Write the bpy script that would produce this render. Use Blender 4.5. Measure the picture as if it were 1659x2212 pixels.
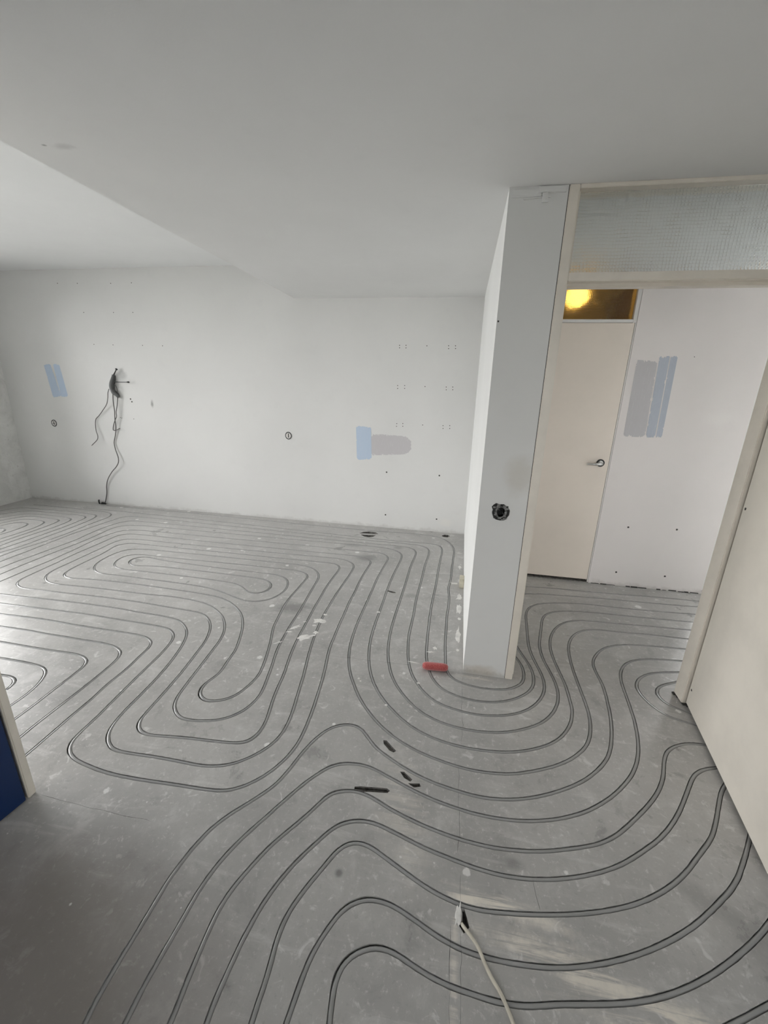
import bpy, bmesh, math, random
from mathutils import Vector, Matrix, noise
from mathutils.geometry import delaunay_2d_cdt

random.seed(7)
SC = bpy.context.scene
for o in list(bpy.data.objects):
    bpy.data.objects.remove(o, do_unlink=True)
COL = SC.collection

# ------------------------------------------------------------------ camera
YAW, PITCH, ROLL, F_PX, CAM_Z = -0.176385, -0.305470, 0.0253607, 905.09, 1.635
cam_d = bpy.data.cameras.new('camera')
cam_d.sensor_fit = 'HORIZONTAL'
cam_d.sensor_width = 36.0
cam_d.lens = F_PX / 1659.0 * 36.0
cam_d.clip_start = 0.02
cam = bpy.data.objects.new('camera', cam_d)
fw = Vector((math.sin(YAW) * math.cos(PITCH), math.cos(YAW) * math.cos(PITCH), math.sin(PITCH)))
r0 = Vector((math.cos(YAW), -math.sin(YAW), 0))
u0 = r0.cross(fw)
rt = r0 * math.cos(ROLL) + u0 * math.sin(ROLL)
up = -r0 * math.sin(ROLL) + u0 * math.cos(ROLL)
cam.matrix_world = Matrix(((rt.x, up.x, -fw.x, 0), (rt.y, up.y, -fw.y, 0), (rt.z, up.z, -fw.z, CAM_Z), (0, 0, 0, 1)))
COL.objects.link(cam)
SC.camera = cam

# ------------------------------------------------------------------ daylight and exposure
wd = bpy.data.worlds.new('overcast_sky')
SC.world = wd
wd.use_nodes = True
wn = wd.node_tree
wn.nodes['Background'].inputs[0].default_value = (1.0, 1.0, 1.0, 1)
wn.nodes['Background'].inputs[1].default_value = 6.0
SC.view_settings.view_transform = 'Standard'
SC.view_settings.look = 'None'
SC.view_settings.gamma = 1.0
SC.view_settings.use_curve_mapping = False
SC.view_settings.exposure = 1.17


def portal(name, loc, rot, sx, sy):
    d = bpy.data.lights.new(name, 'AREA')
    d.shape = 'RECTANGLE'
    d.size = sx
    d.size_y = sy
    d.cycles.is_portal = True
    o = bpy.data.objects.new(name, d)
    o.location = loc
    o.rotation_euler = rot
    COL.objects.link(o)


H = math.pi / 2
portal('window_portal', (-5.70, 2.00, 1.36), (0, -H, 0), 2.3, 3.7)
portal('window_portal', (2.50, 3.60, 1.15), (-H, 0, 0), 0.88, 2.2)
portal('window_portal', (0.55, -2.42, 1.45), (H, 0, 0), 1.3, 1.1)  # portal of the added fill window behind the camera

# ------------------------------------------------------------------ dimensions (metres)
Y_FAR, Y_PART, Y_HALL = 4.519, 2.129, 3.558
Z_LOW, Z_HIGH = 2.412, 2.724
X_LEFT = -5.65
PX0, PX1 = 0.117, 0.353


# ------------------------------------------------------------------ material helpers
def lin(r, g, b):
    f = lambda c: (c / 255 / 12.92) if c / 255 <= 0.04045 else ((c / 255 + 0.055) / 1.055) ** 2.4
    return (f(r), f(g), f(b), 1)


class NT:
    def __init__(self, name):
        self.m = bpy.data.materials.new(name)
        self.m.use_nodes = True
        self.t = self.m.node_tree
        self.b = self.t.nodes['Principled BSDF']
        self.out = self.t.nodes['Material Output']

    def n(self, kind, **kw):
        x = self.t.nodes.new(kind)
        for k, v in kw.items():
            setattr(x, k, v)
        return x

    def l(self, a, b):
        self.t.links.new(a, b)

    def setin(self, sock, v):
        if hasattr(v, 'links') or isinstance(v, bpy.types.NodeSocket):
            self.l(v, sock)
        else:
            sock.default_value = v

    def coord(self, kind='Object'):
        return self.n('ShaderNodeTexCoord').outputs[kind]

    def mapping(self, vec, loc=(0, 0, 0), rot=(0, 0, 0), scale=(1, 1, 1)):
        m = self.n('ShaderNodeMapping')
        self.l(vec, m.inputs[0])
        m.inputs[1].default_value = loc
        m.inputs[2].default_value = rot
        m.inputs[3].default_value = scale
        return m.outputs[0]

    def noise(self, vec, scale, detail=4, rough=0.55, dist=0.0):
        n = self.n('ShaderNodeTexNoise')
        self.l(vec, n.inputs['Vector'])
        n.inputs['Scale'].default_value = scale
        n.inputs['Detail'].default_value = detail
        n.inputs['Roughness'].default_value = rough
        n.inputs['Distortion'].default_value = dist
        return n.outputs['Fac']

    def ramp(self, fac, a, b, lo=0.0, hi=1.0):
        r = self.n('ShaderNodeMapRange')
        r.interpolation_type = 'SMOOTHSTEP'
        self.setin(r.inputs[0], fac)
        r.inputs[1].default_value = a
        r.inputs[2].default_value = b
        r.inputs[3].default_value = lo
        r.inputs[4].default_value = hi
        return r.outputs[0]

    def math(self, op, a, b=0.0):
        m = self.n('ShaderNodeMath', operation=op)
        self.setin(m.inputs[0], a)
        self.setin(m.inputs[1], b)
        return m.outputs[0]

    def mix(self, fac, a, b):
        m = self.n('ShaderNodeMix', data_type='RGBA')
        self.setin(m.inputs[0], fac)
        self.setin(m.inputs[6], a)
        self.setin(m.inputs[7], b)
        return m.outputs[2]

    def blob(self, vec, c, r, soft=0.6, wob=0.35, ns=9.0, rotz=0.0):
        """soft-edged elliptical stain mask at a fixed place of the surface"""
        m = self.mapping(vec, loc=c)
        m.node.vector_type = 'TEXTURE'
        m.node.inputs[2].default_value = (0, 0, rotz)
        m.node.inputs[3].default_value = r
        ln = self.n('ShaderNodeVectorMath', operation='LENGTH')
        self.l(m, ln.inputs[0])
        nz = self.noise(vec, ns, 4, 0.65)
        d = self.math('ADD', ln.outputs['Value'], self.math('MULTIPLY', self.math('SUBTRACT', nz, 0.5), wob * 2))
        return self.ramp(d, 1.0, 1.0 - soft, 0, 1)

    def bump(self, hgt, strength=0.2, dist=0.01):
        b = self.n('ShaderNodeBump')
        b.inputs['Strength'].default_value = strength
        b.inputs['Distance'].default_value = dist
        self.l(hgt, b.inputs['Height'])
        self.l(b.outputs[0], self.b.inputs['Normal'])

    def fin(self, col=None, rough=None, **kw):
        if col is not None:
            self.setin(self.b.inputs['Base Color'], col)
        if rough is not None:
            self.setin(self.b.inputs['Roughness'], rough)
        for k, v in kw.items():
            self.b.inputs[k.replace('_', ' ')].default_value = v
        return self.m


def plain(name, col, rough=0.5, var=0.06, ns=6.0, bump=0.05, bscale=60.0, **kw):
    t = NT(name)
    v = t.coord()
    n = t.noise(v, ns, 5, 0.6)
    c2 = tuple(max(0, c * (1 - var * 2)) for c in col[:3]) + (1,)
    t.fin(t.mix(t.ramp(n, 0.35, 0.75), col, c2), rough, **kw)
    if bump:
        t.bump(t.noise(v, bscale, 3, 0.6), bump, 0.002)
    return t.m


def plaster(name, col, dirt=None, spots=(), bump=0.12):
    t = NT(name)
    v = t.coord()
    big = t.noise(v, 0.9, 4, 0.6)
    mid = t.noise(v, 7.0, 5, 0.6)
    c = t.mix(t.ramp(big, 0.3, 0.75), col, tuple(x * 0.955 for x in col[:3]) + (1,))
    c = t.mix(t.math('MULTIPLY', t.ramp(mid, 0.55, 0.8), 0.25), c, tuple(x * 0.90 for x in col[:3]) + (1,))
    for (ctr, rad, amt, sc, wob) in spots:
        m = t.blob(v, ctr, rad, 0.8, wob, 14.0)
        c = t.mix(t.math('MULTIPLY', m, amt), c, sc)
    if dirt:
        sp = t.n('ShaderNodeSeparateXYZ')
        t.l(v, sp.inputs[0])
        d = t.math('ADD', sp.outputs[2], t.math('MULTIPLY', t.noise(v, 9.0, 5, 0.7), -0.12))
        c = t.mix(t.math('MULTIPLY', t.ramp(d, -0.02, -0.06), dirt), c, lin(120, 112, 100))
    t.fin(c, 0.85)
    t.b.inputs['Specular IOR Level'].default_value = 0.25
    h = t.math('ADD', t.math('MULTIPLY', t.noise(v, 3.0, 3, 0.5), 1.5), t.math('MULTIPLY', t.noise(v, 160.0, 2, 0.5), 0.25))
    t.bump(h, bump, 0.006)
    return t.m


M = {}
M['wall_far'] = plaster('far_wall_plaster', (0.76, 0.76, 0.745, 1), 0.22, [
    ((-3.97, Y_FAR, 1.62), (0.09, 1, 0.10), 0.35, lin(120, 120, 118), 0.5),
    ((-3.62, Y_FAR, 1.30), (0.03, 1, 0.06), 0.6, lin(95, 95, 92), 0.6),
    ((-0.10, Y_FAR, 0.12), (0.10, 1, 0.07), 0.4, lin(235, 232, 225), 0.5),
])
M['wall_left'] = (lambda: None)()


def raw_plaster():
    t = NT('left_wall_raw_plaster')
    v = t.coord()
    n = t.noise(v, 3.0, 6, 0.65, 0.6)
    n2 = t.noise(v, 22.0, 5, 0.7)
    c = t.mix(t.ramp(n, 0.35, 0.7), (0.82, 0.82, 0.80, 1), (0.66, 0.66, 0.64, 1))
    c = t.mix(t.math('MULTIPLY', t.ramp(n2, 0.58, 0.72), 0.5), c, (0.46, 0.45, 0.43, 1))
    t.fin(c, 0.9)
    t.bump(t.math('ADD', t.noise(v, 5, 6, 0.6), n2), 0.5, 0.02)
    return t.m


M['wall_left'] = raw_plaster()
M['wall'] = plaster('white_plaster', (0.77, 0.785, 0.785, 1), 0.3)
M['column'] = plaster('partition_plaster', (0.765, 0.77, 0.755, 1), 0.3, [
    ((0.30, Y_PART, 1.20), (0.10, 1, 0.14), 0.35, lin(190, 182, 165), 0.4),
    ((0.22, Y_PART, 0.03), (0.16, 1, 0.05), 0.35, lin(170, 150, 120), 0.6)])
M['wall_hall'] = plaster('hall_wall_plaster', (0.84, 0.795, 0.772, 1), 0.25, [
    ((1.86, Y_HALL, 1.42), (0.15, 1, 0.07), 0.55, lin(238, 234, 230), 0.35)])
M['ceiling'] = plaster('ceiling_paint', (0.83, 0.832, 0.825, 1), None, [
    ((-1.56, 1.58, Z_LOW), (0.014, 0.010, 1), 0.6, lin(105, 105, 102), 0.7),
    ((-1.50, 1.60, Z_LOW), (0.06, 0.03, 1), 0.22, lin(120, 120, 116), 0.6)], bump=0.10)
M['ceiling_high'] = plaster('high_ceiling_paint', (0.86, 0.87, 0.87, 1), None, bump=0.08)
M['cream'] = plain('cream_gloss_paint', (0.74, 0.70, 0.625, 1), 0.38, 0.05, 4.0, 0.06, 40)
M['cream_frame'] = plain('cream_frame_paint', (0.81, 0.76, 0.675, 1), 0.42, 0.04, 9.0, 0.10, 60)
M['door_cream'] = plain('pale_cream_door_paint', (0.85, 0.765, 0.675, 1), 0.45, 0.03, 2.0, 0.04, 50)
M['white_frame'] = plain('white_frame_paint', (0.82, 0.80, 0.77, 1), 0.4, 0.03, 5.0, 0.03)
M['blue'] = plain('blue_paint', (0.002, 0.024, 0.105, 1), 0.42, 0.10, 3.0, 0.05, 30)
M['dark'] = plain('dark_cavity', (0.02, 0.02, 0.019, 1), 0.8, 0.1, 20.0, 0.2, 60)
M['mark'] = plain('dark_mark', (0.07, 0.068, 0.062, 1), 0.9, 0.2, 40.0, 0.0)
M['concrete_dark'] = plain('broken_concrete', (0.21, 0.20, 0.185, 1), 0.9, 0.35, 50.0, 0.6, 120)
M['groove'] = plain('milled_concrete', (0.46, 0.455, 0.44, 1), 0.9, 0.2, 30.0, 0.5, 140)
M['splat'] = plain('dried_plaster', (0.84, 0.83, 0.80, 1), 0.8, 0.12, 25.0, 0.3, 90)
M['pipe'] = plain('grey_plastic_pipe', (0.34, 0.342, 0.337, 1), 0.10, 0.06, 3.0, 0.0)
M['grey_tape'] = plain('grey_conduit', (0.11, 0.112, 0.112, 1), 0.65, 0.15, 30.0, 0.2, 120)
M['wire_grey'] = plain('grey_wire', (0.13, 0.125, 0.12, 1), 0.5, 0.1, 20.0, 0.0)
M['black'] = plain('black_plastic', (0.02, 0.02, 0.02, 1), 0.45, 0.2, 30.0, 0.0)
M['cable'] = plain('beige_cable_sheath', (0.62, 0.585, 0.49, 1), 0.45, 0.08, 25.0, 0.05, 80)
M['chrome'] = plain('brushed_metal', (0.62, 0.62, 0.61, 1), 0.28, 0.05, 20.0, 0.02, Metallic=1.0)
M['block'] = plain('cream_wood', (0.72, 0.68, 0.55, 1), 0.6, 0.1, 20.0, 0.1)
M['ground'] = plain('garden_ground', (0.45, 0.45, 0.43, 1), 0.9, 0.25, 0.7, 0.3, 8)
M['swatch_blue'] = None


def paint_swatch(name, col):
    """brushed-out sample paint, slightly streaked"""
    t = NT(name)
    w = t.coord()
    n = t.noise(t.mapping(w, scale=(60, 60, 5)), 3.0, 5, 0.6)
    c2 = tuple(x + (0.74 - x) * 0.35 for x in col[:3]) + (1,)
    return t.fin(t.mix(t.ramp(n, 0.52, 0.78), col, c2), 0.8)


M['swatch_blue'] = paint_swatch('light_blue_sample_paint', (0.50, 0.60, 0.73, 1))
M['swatch_grey'] = paint_swatch('lilac_grey_sample_paint', (0.56, 0.545, 0.555, 1))
M['swatch_steel'] = paint_swatch('steel_blue_sample_paint', (0.49, 0.525, 0.59, 1))


def floor_material():
    t = NT('screed_floor')
    v = t.coord()
    big = t.noise(v, 1.1, 5, 0.62, 0.3)
    mid = t.noise(v, 6.5, 6, 0.66, 0.4)
    fine = t.noise(v, 55.0, 5, 0.7)
    trow = t.noise(t.mapping(v, rot=(0, 0, 0.12), scale=(1.2, 7.0, 1)), 2.2, 5, 0.65, 0.6)
    trow2 = t.noise(t.mapping(v, rot=(0, 0, 0.10), scale=(1.1, 15.0, 1)), 2.6, 5, 0.68, 0.5)
    base = (0.47, 0.463, 0.447, 1)
    c = t.mix(t.ramp(big, 0.3, 0.72), base, (0.36, 0.355, 0.343, 1))
    c = t.mix(t.math('MULTIPLY', t.ramp(mid, 0.50, 0.72), 0.6), c, (0.60, 0.594, 0.577, 1))
    c = t.mix(t.math('MULTIPLY', t.ramp(mid, 0.45, 0.28), 0.55), c, (0.26, 0.256, 0.247, 1))
    c = t.mix(t.math('MULTIPLY', t.ramp(trow, 0.55, 0.72), 0.5), c, (0.63, 0.625, 0.607, 1))
    c = t.mix(t.math('MULTIPLY', t.ramp(fine, 0.55, 0.72), 0.55), c, (0.74, 0.73, 0.71, 1))
    blot = t.noise(v, 17.0, 5, 0.6, 0.8)
    c = t.mix(t.math('MULTIPLY', t.ramp(blot, 0.60, 0.70), 0.5), c, (0.78, 0.775, 0.755, 1))
    c = t.mix(t.math('MULTIPLY', t.ramp(blot, 0.36, 0.26), 0.25), c, (0.23, 0.226, 0.218, 1))
    c = t.mix(t.math('MULTIPLY', t.ramp(fine, 0.44, 0.28), 0.4), c, (0.27, 0.265, 0.257, 1))
    # darker reddish-brown patch on the floor by the blue door, soft-edged
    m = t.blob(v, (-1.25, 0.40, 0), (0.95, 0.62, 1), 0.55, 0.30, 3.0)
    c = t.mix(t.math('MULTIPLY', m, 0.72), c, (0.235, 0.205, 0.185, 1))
    # dark smudges
    for ctr, rad, a, rz in [((-1.13, 2.60, 0), (0.22, 0.10, 1), 0.6, 0.3), ((-0.80, 3.62, 0), (0.16, 0.10, 1), 0.65, 0.2),
                            ((-1.02, 3.90, 0), (0.15, 0.07, 1), 0.5, 0.0), ((-0.55, 3.95, 0), (0.07, 0.05, 1), 0.55, 0.3),
                            ((-0.30, 2.98, 0), (0.07, 0.05, 1), 0.4, 0.3), ((0.02, 2.10, 0), (0.07, 0.05, 1), 0.35, 0.3),
                            ((0.95, 1.12, 0), (0.20, 0.06, 1), 0.3, -0.5), ((1.05, 1.02, 0), (0.12, 0.10, 1), 0.3, -0.3),
                            ((0.30, 1.12, 0), (0.05, 0.03, 1), 0.5, 0.1), ((-0.30, 0.97, 0), (0.02, 0.02, 1), 0.8, 0.0)]:
        m = t.blob(v, ctr, rad, 0.8, 0.4, 12.0, rz)
        c = t.mix(t.math('MULTIPLY', m, a), c, (0.16, 0.156, 0.15, 1))
    # pale beige wipes of filler in the near right corner
    for ctr, rad, a, rz in [((0.28, 0.98, 0), (0.26, 0.040, 1), 0.9, -0.12), ((0.50, 0.86, 0), (0.46, 0.065, 1), 0.8, -0.16),
                            ((0.75, 0.78, 0), (0.52, 0.07, 1), 0.75, -0.10), ((0.13, 0.985, 0), (0.07, 0.05, 1), 0.85, 0.0),
                            ((0.60, 0.63, 0), (0.40, 0.05, 1), 0.4, -0.25), ((0.10, 0.80, 0), (0.018, 0.30, 1), 0.55, 0.0),
                            ((-0.12, 1.25, 0), (0.13, 0.35, 1), 0.35, 0.25), ((0.19, 2.09, 0), (0.15, 0.03, 1), 0.55, 0.0)]:
        m = t.blob(v, ctr, rad, 0.9, 0.75, 11.0, rz)
        m = t.math('MULTIPLY', m, t.ramp(trow2, 0.40, 0.58))
        c = t.mix(t.math('MULTIPLY', m, a), c, (0.84, 0.79, 0.70, 1))
    # dried paint and plaster specks
    vo = t.n('ShaderNodeTexVoronoi')
    t.l(t.mapping(v, scale=(1, 1.0, 1)), vo.inputs['Vector'])
    vo.inputs['Scale'].default_value = 5.5
    sepc = t.n('ShaderNodeSeparateColor')
    t.l(vo.outputs['Color'], sepc.inputs[0])
    size = t.ramp(sepc.outputs[0], 0.35, 1.0, 0.0, 0.14)
    dd = t.math('ADD', vo.outputs['Distance'], t.math('MULTIPLY', t.math('SUBTRACT', t.noise(v, 40.0, 4, 0.7), 0.5), 0.14))
    spk = t.ramp(t.math('SUBTRACT', size, dd), 0.0, 0.03)
    c = t.mix(t.math('MULTIPLY', spk, 0.75), c, (0.86, 0.855, 0.835, 1))
    vo2 = t.n('ShaderNodeTexVoronoi')
    t.l(v, vo2.inputs['Vector'])
    vo2.inputs['Scale'].default_value = 14.0
    sep2 = t.n('ShaderNodeSeparateColor')
    t.l(vo2.outputs['Color'], sep2.inputs[0])
    dd2 = t.math('ADD', vo2.outputs['Distance'], t.math('MULTIPLY', t.math('SUBTRACT', t.noise(v, 70.0, 3, 0.7), 0.5), 0.12))
    spk2 = t.ramp(t.math('SUBTRACT', t.ramp(sep2.outputs[1], 0.6, 1.0, 0.0, 0.09), dd2), 0.0, 0.03)
    c = t.mix(t.math('MULTIPLY', spk2, 0.65), c, (0.82, 0.815, 0.795, 1))
    t.fin(c, t.ramp(t.math('ADD', t.math('MULTIPLY', big, 0.5), t.math('MULTIPLY', mid, 0.5)), 0.3, 0.7, 0.25, 0.42))
    t.b.inputs['Specular IOR Level'].default_value = 0.55
    h = t.math('ADD', t.math('MULTIPLY', mid, 0.8), t.math('MULTIPLY', fine, 0.35))
    h = t.math('ADD', h, t.math('MULTIPLY', trow, 0.5))
    t.bump(h, 0.16, 0.006)
    return t.m


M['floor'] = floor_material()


def clear_glass():
    t = NT('clear_window_glass')
    tr = t.n('ShaderNodeBsdfTransparent')
    tr.inputs[0].default_value = (0.965, 0.962, 0.96, 1)
    gl = t.n('ShaderNodeBsdfGlossy')
    gl.inputs['Roughness'].default_value = 0.02
    fr = t.n('ShaderNodeFresnel')
    fr.inputs[0].default_value = 1.45
    mx = t.n('ShaderNodeMixShader')
    t.l(fr.outputs[0], mx.inputs[0])
    t.l(tr.outputs[0], mx.inputs[1])
    t.l(gl.outputs[0], mx.inputs[2])
    t.l(mx.outputs[0], t.out.inputs[0])
    return t.m


M['glass'] = clear_glass()


def textured_glass(name, col, cell, rough):
    """cast glass with a small square pattern"""
    t = NT(name)
    v = t.coord()
    w = t.n('ShaderNodeVectorMath', operation='ADD')
    nz = t.n('ShaderNodeTexNoise')
    t.l(v, nz.inputs['Vector'])
    nz.inputs['Scale'].default_value = 14.0
    sc = t.n('ShaderNodeVectorMath', operation='SCALE')
    t.l(nz.outputs['Color'], sc.inputs[0])
    sc.inputs['Scale'].default_value = cell * 0.9
    t.l(v, w.inputs[0])
    t.l(sc.outputs[0], w.inputs[1])
    sp = t.n('ShaderNodeSeparateXYZ')
    t.l(w.outputs[0], sp.inputs[0])
    k = math.pi / cell
    hx = t.math('ABSOLUTE', t.math('SINE', t.math('MULTIPLY', sp.outputs[0], k)))
    hz = t.math('ABSOLUTE', t.math('SINE', t.math('MULTIPLY', sp.outputs[2], k)))
    hh = t.math('POWER', t.math('MULTIPLY', hx, hz), 0.6)
    t.fin(col, rough)
    t.b.inputs['Transmission Weight'].default_value = 1.0
    t.b.inputs['IOR'].default_value = 1.45
    t.bump(hh, 0.55, cell * 0.4)
    return t.m


M['wired_glass'] = textured_glass('pale_cast_glass', (0.86, 0.90, 0.90, 1), 0.013, 0.24)
M['amber_glass'] = textured_glass('amber_cast_glass', (0.90, 0.60, 0.17, 1), 0.010, 0.17)


def emit(name, col, s):
    t = NT(name)
    t.fin(col, 0.4)
    t.b.inputs['Emission Color'].default_value = col
    t.b.inputs['Emission Strength'].default_value = s
    return t.m


M['bulb'] = emit('lit_opal_globe', (1.0, 0.82, 0.52, 1), 1.6)


def nap_material():
    t = NT('red_roller_nap')
    v = t.coord()
    n = t.noise(v, 260.0, 3, 0.7)
    c = t.mix(t.ramp(n, 0.3, 0.7), (0.36, 0.045, 0.042, 1), (0.60, 0.15, 0.14, 1))
    t.fin(c, 0.95)
    t.b.inputs['Sheen Weight'].default_value = 0.6
    t.bump(n, 0.8, 0.004)
    return t.m


M['nap'] = nap_material()


# ------------------------------------------------------------------ object helpers
def tag(o, label=None, cat=None, group=None, kind=None):
    if label:
        o['label'] = label
    if cat:
        o['category'] = cat
    if group:
        o['group'] = group
    if kind:
        o['kind'] = kind
    return o


def obj(name, bm, mat, parent=None, smooth=False):
    me = bpy.data.meshes.new(name)
    bm.to_mesh(me)
    bm.free()
    if smooth:
        for p in me.polygons:
            p.use_smooth = True
    me.materials.append(mat)
    o = bpy.data.objects.new(name, me)
    COL.objects.link(o)
    if parent:
        o.parent = parent
    return o


def struct(name, bm, mat, label=None):
    o = obj(name, bm, mat)
    return tag(o, label, None, None, 'structure')


def thing(name, label, cat, group=None, loc=(0, 0, 0)):
    o = bpy.data.objects.new(name, None)
    o.empty_display_size = 0.05
    o.location = loc
    COL.objects.link(o)
    return tag(o, label, cat, group)


def box(bm, x0, x1, y0, y1, z0, z1, bev=0.0):
    vs = [bm.verts.new(p) for p in ((x0, y0, z0), (x1, y0, z0), (x1, y1, z0), (x0, y1, z0),
                                    (x0, y0, z1), (x1, y0, z1), (x1, y1, z1), (x0, y1, z1))]
    fs = [bm.faces.new([vs[i] for i in q]) for q in ((3, 2, 1, 0), (4, 5, 6, 7), (0, 1, 5, 4), (1, 2, 6, 5), (2, 3, 7, 6), (3, 0, 4, 7))]
    if bev:
        es = list({e for f in fs for e in f.edges})
        bmesh.ops.bevel(bm, geom=es, offset=bev, segments=2, affect='EDGES', clamp_overlap=True)
    return bm


def prism(bm, pts, z0, z1):
    """vertical prism over a plan polygon"""
    lo = [bm.verts.new((x, y, z0)) for x, y in pts]
    hi = [bm.verts.new((x, y, z1)) for x, y in pts]
    n = len(pts)
    bm.faces.new(list(reversed(lo)))
    bm.faces.new(hi)
    for i in range(n):
        j = (i + 1) % n
        bm.faces.new((lo[i], lo[j], hi[j], hi[i]))
    bmesh.ops.recalc_face_normals(bm, faces=bm.faces)
    return bm


def slab_with_holes(bm, axis, a0, a1, z0, z1, t0, t1, holes):
    """wall slab: along axis 'x' or 'y' from a0 to a1, thickness t0..t1 on the other axis, rectangular openings (a0,a1,z0,z1)"""
    As = sorted({a0, a1} | {h[0] for h in holes} | {h[1] for h in holes})
    Zs = sorted({z0, z1} | {h[2] for h in holes} | {h[3] for h in holes})
    P = (lambda a, t, z: (a, t, z)) if axis == 'x' else (lambda a, t, z: (t, a, z))
    vd = {}

    def V(a, t, z):
        k = (round(a, 5), round(t, 5), round(z, 5))
        if k not in vd:
            vd[k] = bm.verts.new(P(a, t, z))
        return vd[k]

    def solid(i, j):
        if i < 0 or j < 0 or i >= len(As) - 1 or j >= len(Zs) - 1:
            return False
        ca, cz = (As[i] + As[i + 1]) / 2, (Zs[j] + Zs[j + 1]) / 2
        return not any(h[0] < ca < h[1] and h[2] < cz < h[3] for h in holes)
    for i in range(len(As) - 1):
        for j in range(len(Zs) - 1):
            if not solid(i, j):
                continue
            A0, A1, Z0, Z1 = As[i], As[i + 1], Zs[j], Zs[j + 1]
            for t in (t0, t1):
                bm.faces.new((V(A0, t, Z0), V(A1, t, Z0), V(A1, t, Z1), V(A0, t, Z1)))
            if not solid(i - 1, j):
                bm.faces.new((V(A0, t0, Z0), V(A0, t1, Z0), V(A0, t1, Z1), V(A0, t0, Z1)))
            if not solid(i + 1, j):
                bm.faces.new((V(A1, t0, Z0), V(A1, t1, Z0), V(A1, t1, Z1), V(A1, t0, Z1)))
            if not solid(i, j - 1):
                bm.faces.new((V(A0, t0, Z0), V(A1, t0, Z0), V(A1, t1, Z0), V(A0, t1, Z0)))
            if not solid(i, j + 1):
                bm.faces.new((V(A0, t0, Z1), V(A1, t0, Z1), V(A1, t1, Z1), V(A0, t1, Z1)))
    bmesh.ops.recalc_face_normals(bm, faces=bm.faces)
    return bm


def tube(bm, pts, rad, seg=10, cap=True):
    """round bar along a 3-D polyline; rad may be a list"""
    pts = [Vector(p) for p in pts]
    n = len(pts)
    rs = rad if isinstance(rad, (list, tuple)) else [rad] * n
    rings = []
    prev = None
    for i in range(n):
        d = (pts[min(i + 1, n - 1)] - pts[max(i - 1, 0)]).normalized()
        if prev is None:
            s = d.cross(Vector((0, 0, 1)))
            if s.length < 1e-4:
                s = d.cross(Vector((0, 1, 0)))
        else:
            s = prev - d * prev.dot(d)
        s.normalize()
        prev = s
        u = s.cross(d)
        rings.append([bm.verts.new(pts[i] + s * math.cos(2 * math.pi * k / seg) * rs[i] + u * math.sin(2 * math.pi * k / seg) * rs[i]) for k in range(seg)])
    for a, b in zip(rings, rings[1:]):
        for k in range(seg):
            j = (k + 1) % seg
            bm.faces.new((a[k], a[j], b[j], b[k]))
    if cap:
        bm.faces.new(list(reversed(rings[0])))
        bm.faces.new(rings[-1])
    return bm


def catmull(P, step):
    """centripetal Catmull-Rom through control points, resampled; P tuples of any dimension; step(p) gives spacing"""
    P = [Vector(p).to_3d() if len(p) == 2 else Vector(p) for p in P]
    P = [P[0] * 2 - P[1]] + P + [P[-1] * 2 - P[-2]]
    dense = []
    for i in range(1, len(P) - 2):
        a, b, c, d = P[i - 1], P[i], P[i + 1], P[i + 2]
        t0 = 0
        t1 = t0 + max((b - a).length, 1e-6) ** 0.5
        t2 = t1 + max((c - b).length, 1e-6) ** 0.5
        t3 = t2 + max((d - c).length, 1e-6) ** 0.5
        k = max(2, int((c - b).length / 0.006))
        for j in range(k):
            t = t1 + (t2 - t1) * j / k
            A1 = a * ((t1 - t) / (t1 - t0)) + b * ((t - t0) / (t1 - t0))
            A2 = b * ((t2 - t) / (t2 - t1)) + c * ((t - t1) / (t2 - t1))
            A3 = c * ((t3 - t) / (t3 - t2)) + d * ((t - t2) / (t3 - t2))
            B1 = A1 * ((t2 - t) / (t2 - t0)) + A2 * ((t - t0) / (t2 - t0))
            B2 = A2 * ((t3 - t) / (t3 - t1)) + A3 * ((t - t1) / (t3 - t1))
            dense.append(B1 * ((t2 - t) / (t2 - t1)) + B2 * ((t - t1) / (t2 - t1)))
    dense.append(P[-2])
    out = [dense[0]]
    acc = 0
    for p, q in zip(dense, dense[1:]):
        acc += (q - p).length
        if acc >= step(q):
            out.append(q)
            acc = 0
    if (dense[-1] - out[-1]).length > 1e-3:
        out.append(dense[-1])
    return out


def disc(bm, c, r, axis, t, seg=14, jit=0.0):
    """thin disc of thickness t centred at c, facing along axis (0,1,2)"""
    rs = [r * (1 + random.uniform(-jit, jit)) for _ in range(seg)]
    a, b = [(1, 2), (0, 2), (0, 1)][axis]
    rings = []
    for s in (-t / 2, t / 2):
        ring = []
        for k in range(seg):
            p = list(c)
            p[a] += rs[k] * math.cos(2 * math.pi * k / seg)
            p[b] += rs[k] * math.sin(2 * math.pi * k / seg)
            p[axis] += s
            ring.append(bm.verts.new(p))
        rings.append(ring)
    bm.faces.new(rings[0])
    bm.faces.new(rings[1])
    for k in range(seg):
        j = (k + 1) % seg
        bm.faces.new((rings[0][k], rings[0][j], rings[1][j], rings[1][k]))
    bmesh.ops.recalc_face_normals(bm, faces=bm.faces)
    return bm


def B():
    return bmesh.new()


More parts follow.
